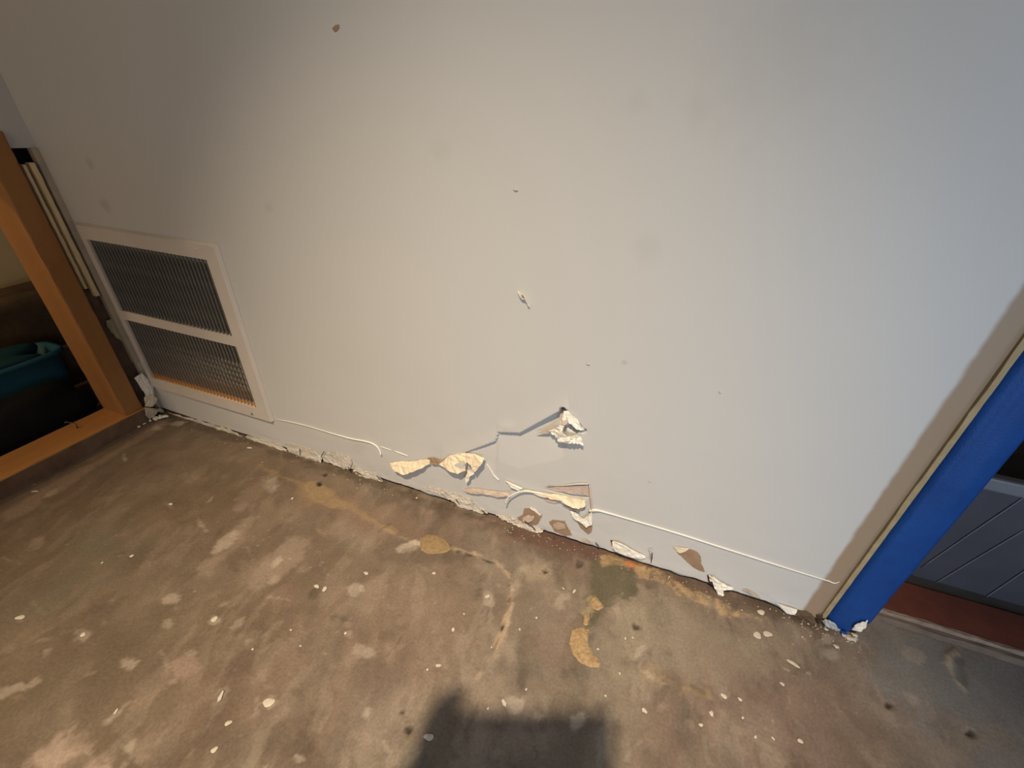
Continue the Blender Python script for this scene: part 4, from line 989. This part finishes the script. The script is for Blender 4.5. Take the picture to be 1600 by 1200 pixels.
# debris right by the jamb
for k, (u, v, a) in enumerate(((1325,998,6),(1332,1000,5),(1306,1012,4),(1318,994,4),(1334,994,5),(1297,978,4),(1290,985,3))):
    g_ = G(u, v); tag(lump('plaster_crumb', (g_.x, g_.y, .0028), (a/1000, a/1400, a/2200), M['chip'], 80+k), 'pale crumb on the floor at the foot of the taped jamb', 'crumb', 'crumbs at the foot of the jamb')
# grit along the wall foot: uncountable
bm = bmesh.new(); r = random.Random(3)
for k in range(170):
    u = r.choice((r.uniform(280, 620), r.uniform(760, 900), r.uniform(900, 1290), r.uniform(1230, 1345))); v = 646+(u-268)*0.3235+r.uniform(2, 16)*(1 if r.random() < .8 else 2)
    g_ = G(u, v); s = r.uniform(.0005, .0014)
    vv = [bm.verts.new((g_.x+s*dx*r.uniform(.6, 1.5), g_.y+s*dy_, .0008+s*dz)) for dx, dy_, dz in ((-1, -1, 0), (1, -1, 0), (0, 1, 0), (0, 0, .9))]
    for f in ((0, 2, 1), (0, 1, 3), (1, 2, 3), (2, 0, 3)): bm.faces.new([vv[i] for i in f])
o = from_bm('plaster_grit', bm, M['gypdirty']); tag(o, 'fine plaster grit scattered along the foot of the wall', 'grit', kind='stuff')

# ================================================================== PHOTOGRAPHER (casts the shadow at the bottom of the view)
def capsule(bm, a, b_, ra, rb, seg=12):
    a = Vector(a); b_ = Vector(b_); t = b_-a
    L_ = max(t.length, 1e-5); t = t/L_
    s = t.cross(Vector((0.3, 0.2, 1)));
    if s.length < 1e-3: s = t.cross(Vector((1, 0, 0)))
    s.normalize(); c = t.cross(s); rings = []
    prof = [(-ra*math.cos(math.pi*k/8), ra*math.sin(math.pi*k/8)) for k in range(1, 5)]+[(L_+rb*math.sin(math.pi*k/8), rb*math.cos(math.pi*k/8)) for k in range(0, 4)]
    for d, rad in prof:
        rings.append([bm.verts.new(a+t*d+(s*math.cos(2*math.pi*k/seg)+c*math.sin(2*math.pi*k/seg))*rad) for k in range(seg)])
    p0 = bm.verts.new(a-t*ra); p1 = bm.verts.new(b_+t*rb)
    for i in range(len(rings)-1):
        for k in range(seg): bm.faces.new((rings[i][k], rings[i][(k+1) % seg], rings[i+1][(k+1) % seg], rings[i+1][k]))
    for k in range(seg):
        bm.faces.new((p0, rings[0][(k+1) % seg], rings[0][k])); bm.faces.new((p1, rings[-1][k], rings[-1][(k+1) % seg]))
PC = Vector(CAM)-Vector(FW)*0.016-Vector(RT)*0.058-Vector(UP)*0.022      # centre of the phone body
vr, vu, vf = Vector(RT), Vector(UP), Vector(FW)
def ph_(a, b_, c): return PC+vr*a+vu*b_+vf*c
pelvis = Vector((1.10, -1.08, .36)); chest = Vector((1.09, -1.00, .70)); neck = Vector((1.09, -.94, .84)); head = Vector((1.09, -.90, .97))
bm = bmesh.new(); bones = []
def bone(a, b_, ra, rb, kind): capsule(bm, a, b_, ra, rb); bones.append((Vector(a), Vector(b_), kind))
bone(pelvis, chest, .135, .13, 0); bone(pelvis+Vector((-.06, 0, 0)), pelvis+Vector((.06, 0, 0)), .13, .13, 0)
bone(chest+Vector((-.09, 0, .04)), chest+Vector((.09, 0, .04)), .10, .10, 0)
bone(chest+Vector((0, .02, .08)), neck, .07, .052, 0); bone(neck, head, .052, .06, 1)
bone(head+Vector((0, -.005, .03)), head+Vector((0, .005, .05)), .088, .086, 1); bone(head+Vector((0, .035, -.03)), head+Vector((0, .04, .02)), .058, .068, 1)
bone(head+Vector((0, .105, .02)), head+Vector((0, .118, -.005)), .009, .014, 1)
for s in (-1, 1):
    bone(head+Vector((s*.086, .0, .01)), head+Vector((s*.09, -.008, .035)), .012, .015, 1)
    sh = chest+Vector((s*.185, .02, .075)); hip = pelvis+Vector((s*.10, .02, 0)); kn = Vector((1.10+s*.17, -.72, .46)); an = Vector((1.10+s*.15, -1.02, .09)); toe = Vector((1.10+s*.18, -.84, .035))
    bone(chest+Vector((s*.1, 0, .07)), sh, .075, .066, 0)
    bone(hip, kn, .095, .062, 0); bone(kn, an, .058, .042, 0); bone(an+Vector((0, -.04, -.04)), toe, .045, .036, 2)
    if s < 0:
        el = Vector((.905, -.80, .56)); wr_ = ph_(-.150, -.062, -.050)
        pl = ph_(-.098, -.018, -.030)
    else:
        el = Vector((1.34, -.86, .50)); wr_ = ph_(.075, -.125, -.105); pl = ph_(.035, -.075, -.080)
    bone(sh, el, .056, .045, 0); bone(el, el+(wr_-el)*.82, .043, .032, 0); bone(el+(wr_-el)*.8, wr_, .028, .026, 1); bone(wr_, pl, .025, .027, 1)
    if s < 0:
        for tip in ([(-.090, .018, .012), (-.080, .038, .015), (-.064, .046, .012)], [(-.090, .004, .014), (-.066, .018, .020), (-.044, .020, .018)], [(-.092, -.012, .014), (-.068, -.006, .020), (-.048, -.004, .018)], [(-.094, -.026, .012), (-.074, -.026, .018), (-.058, -.024, .016)], [(-.098, .000, -.030), (-.088, .024, -.026), (-.070, .030, -.016)]):
            p0 = pl
            for q_ in tip: q2 = ph_(*q_); bone(p0, q2, .0095, .0085, 1); p0 = q2
    else:
        for k, tip in enumerate(([(.030, -.050, -.062), (.020, -.022, -.040), (.016, -.004, -.022)], [(.045, -.046, -.080), (.050, -.022, -.078), (.046, -.012, -.062)], [(.058, -.052, -.086), (.064, -.034, -.084), (.060, -.026, -.070)], [(.068, -.062, -.090), (.076, -.048, -.088), (.072, -.042, -.078)], [(.010, -.070, -.070), (-.008, -.060, -.056), (-.018, -.050, -.044)])):
            p0 = pl
            for q_ in tip: q2 = ph_(*q_); bone(p0, q2, .0095, .0085, 1); p0 = q2
me = bpy.data.meshes.new('person_source'); bm.to_mesh(me); bm.free()
tmp = bpy.data.objects.new('person_source', me); COL.objects.link(tmp)
md = tmp.modifiers.new('remesh', 'REMESH'); md.mode = 'VOXEL'; md.voxel_size = 0.006; md.use_smooth_shade = True
ms = tmp.modifiers.new('smooth', 'SMOOTH'); ms.factor = 0.5; ms.iterations = 3
dg = bpy.context.evaluated_depsgraph_get()
pm = bpy.data.meshes.new_from_object(tmp.evaluated_get(dg)); pm.name = 'person'
bpy.data.objects.remove(tmp); bpy.data.meshes.remove(me)
pm.materials.clear()
for m_ in ('cloth', 'skin', 'phone'): pm.materials.append(M[m_])
nf = len(pm.polygons); cen = np.empty(nf*3, np.float32); pm.polygons.foreach_get('center', cen); cen = cen.reshape(-1, 3)
best = np.full(nf, 1e9); mi = np.zeros(nf, np.int32)
for a, b_, kd in bones:
    a = np.array(a); e = np.array(b_)-a; t = np.clip(((cen-a)@e)/(e@e+1e-9), 0, 1); d = np.linalg.norm(cen-a-t[:, None]*e, axis=1)
    s_ = d < best; best[s_] = d[s_]; mi[s_] = kd
pm.polygons.foreach_set('material_index', mi); pm.polygons.foreach_set('use_smooth', [True]*nf)
person = bpy.data.objects.new('person', pm); COL.objects.link(person)
tag(person, 'person in dark clothes crouching behind the viewpoint and holding a phone', 'person')
lump('hair', head+Vector((0, -.018, .055)), (.094, .094, .080), M['hair'], 3, person, 3, .06)
for s in (-1, 1):
    lump('eye', head+Vector((s*.032, .094, .03)), (.011, .008, .009), M['gyp'], 5, person, 2, 0)
phn = empty('phone', PC); tag(phn, 'black phone held in both hands, casting its shadow on the floor', 'phone')
def oriented(name, c, hx, hy, hz, m, bev, parent):
    bm = bmesh.new(); box_bm(bm, (-hx, -hy, -hz), (hx, hy, hz), bev)
    for v in bm.verts: v.co = c+vr*v.co.x+vu*v.co.y+vf*v.co.z
    return from_bm(name, bm, m, parent)
oriented('phone_shell', PC, .080, .039, .0042, M['phone'], .0035, phn)
oriented('lens_bump', PC+vr*.058+vu*.018+vf*.005, .016, .016, .0018, M['glass'], .001, phn)
oriented('screen', PC-vf*.0045, .076, .035, .0006, M['glass'], .0003, phn)
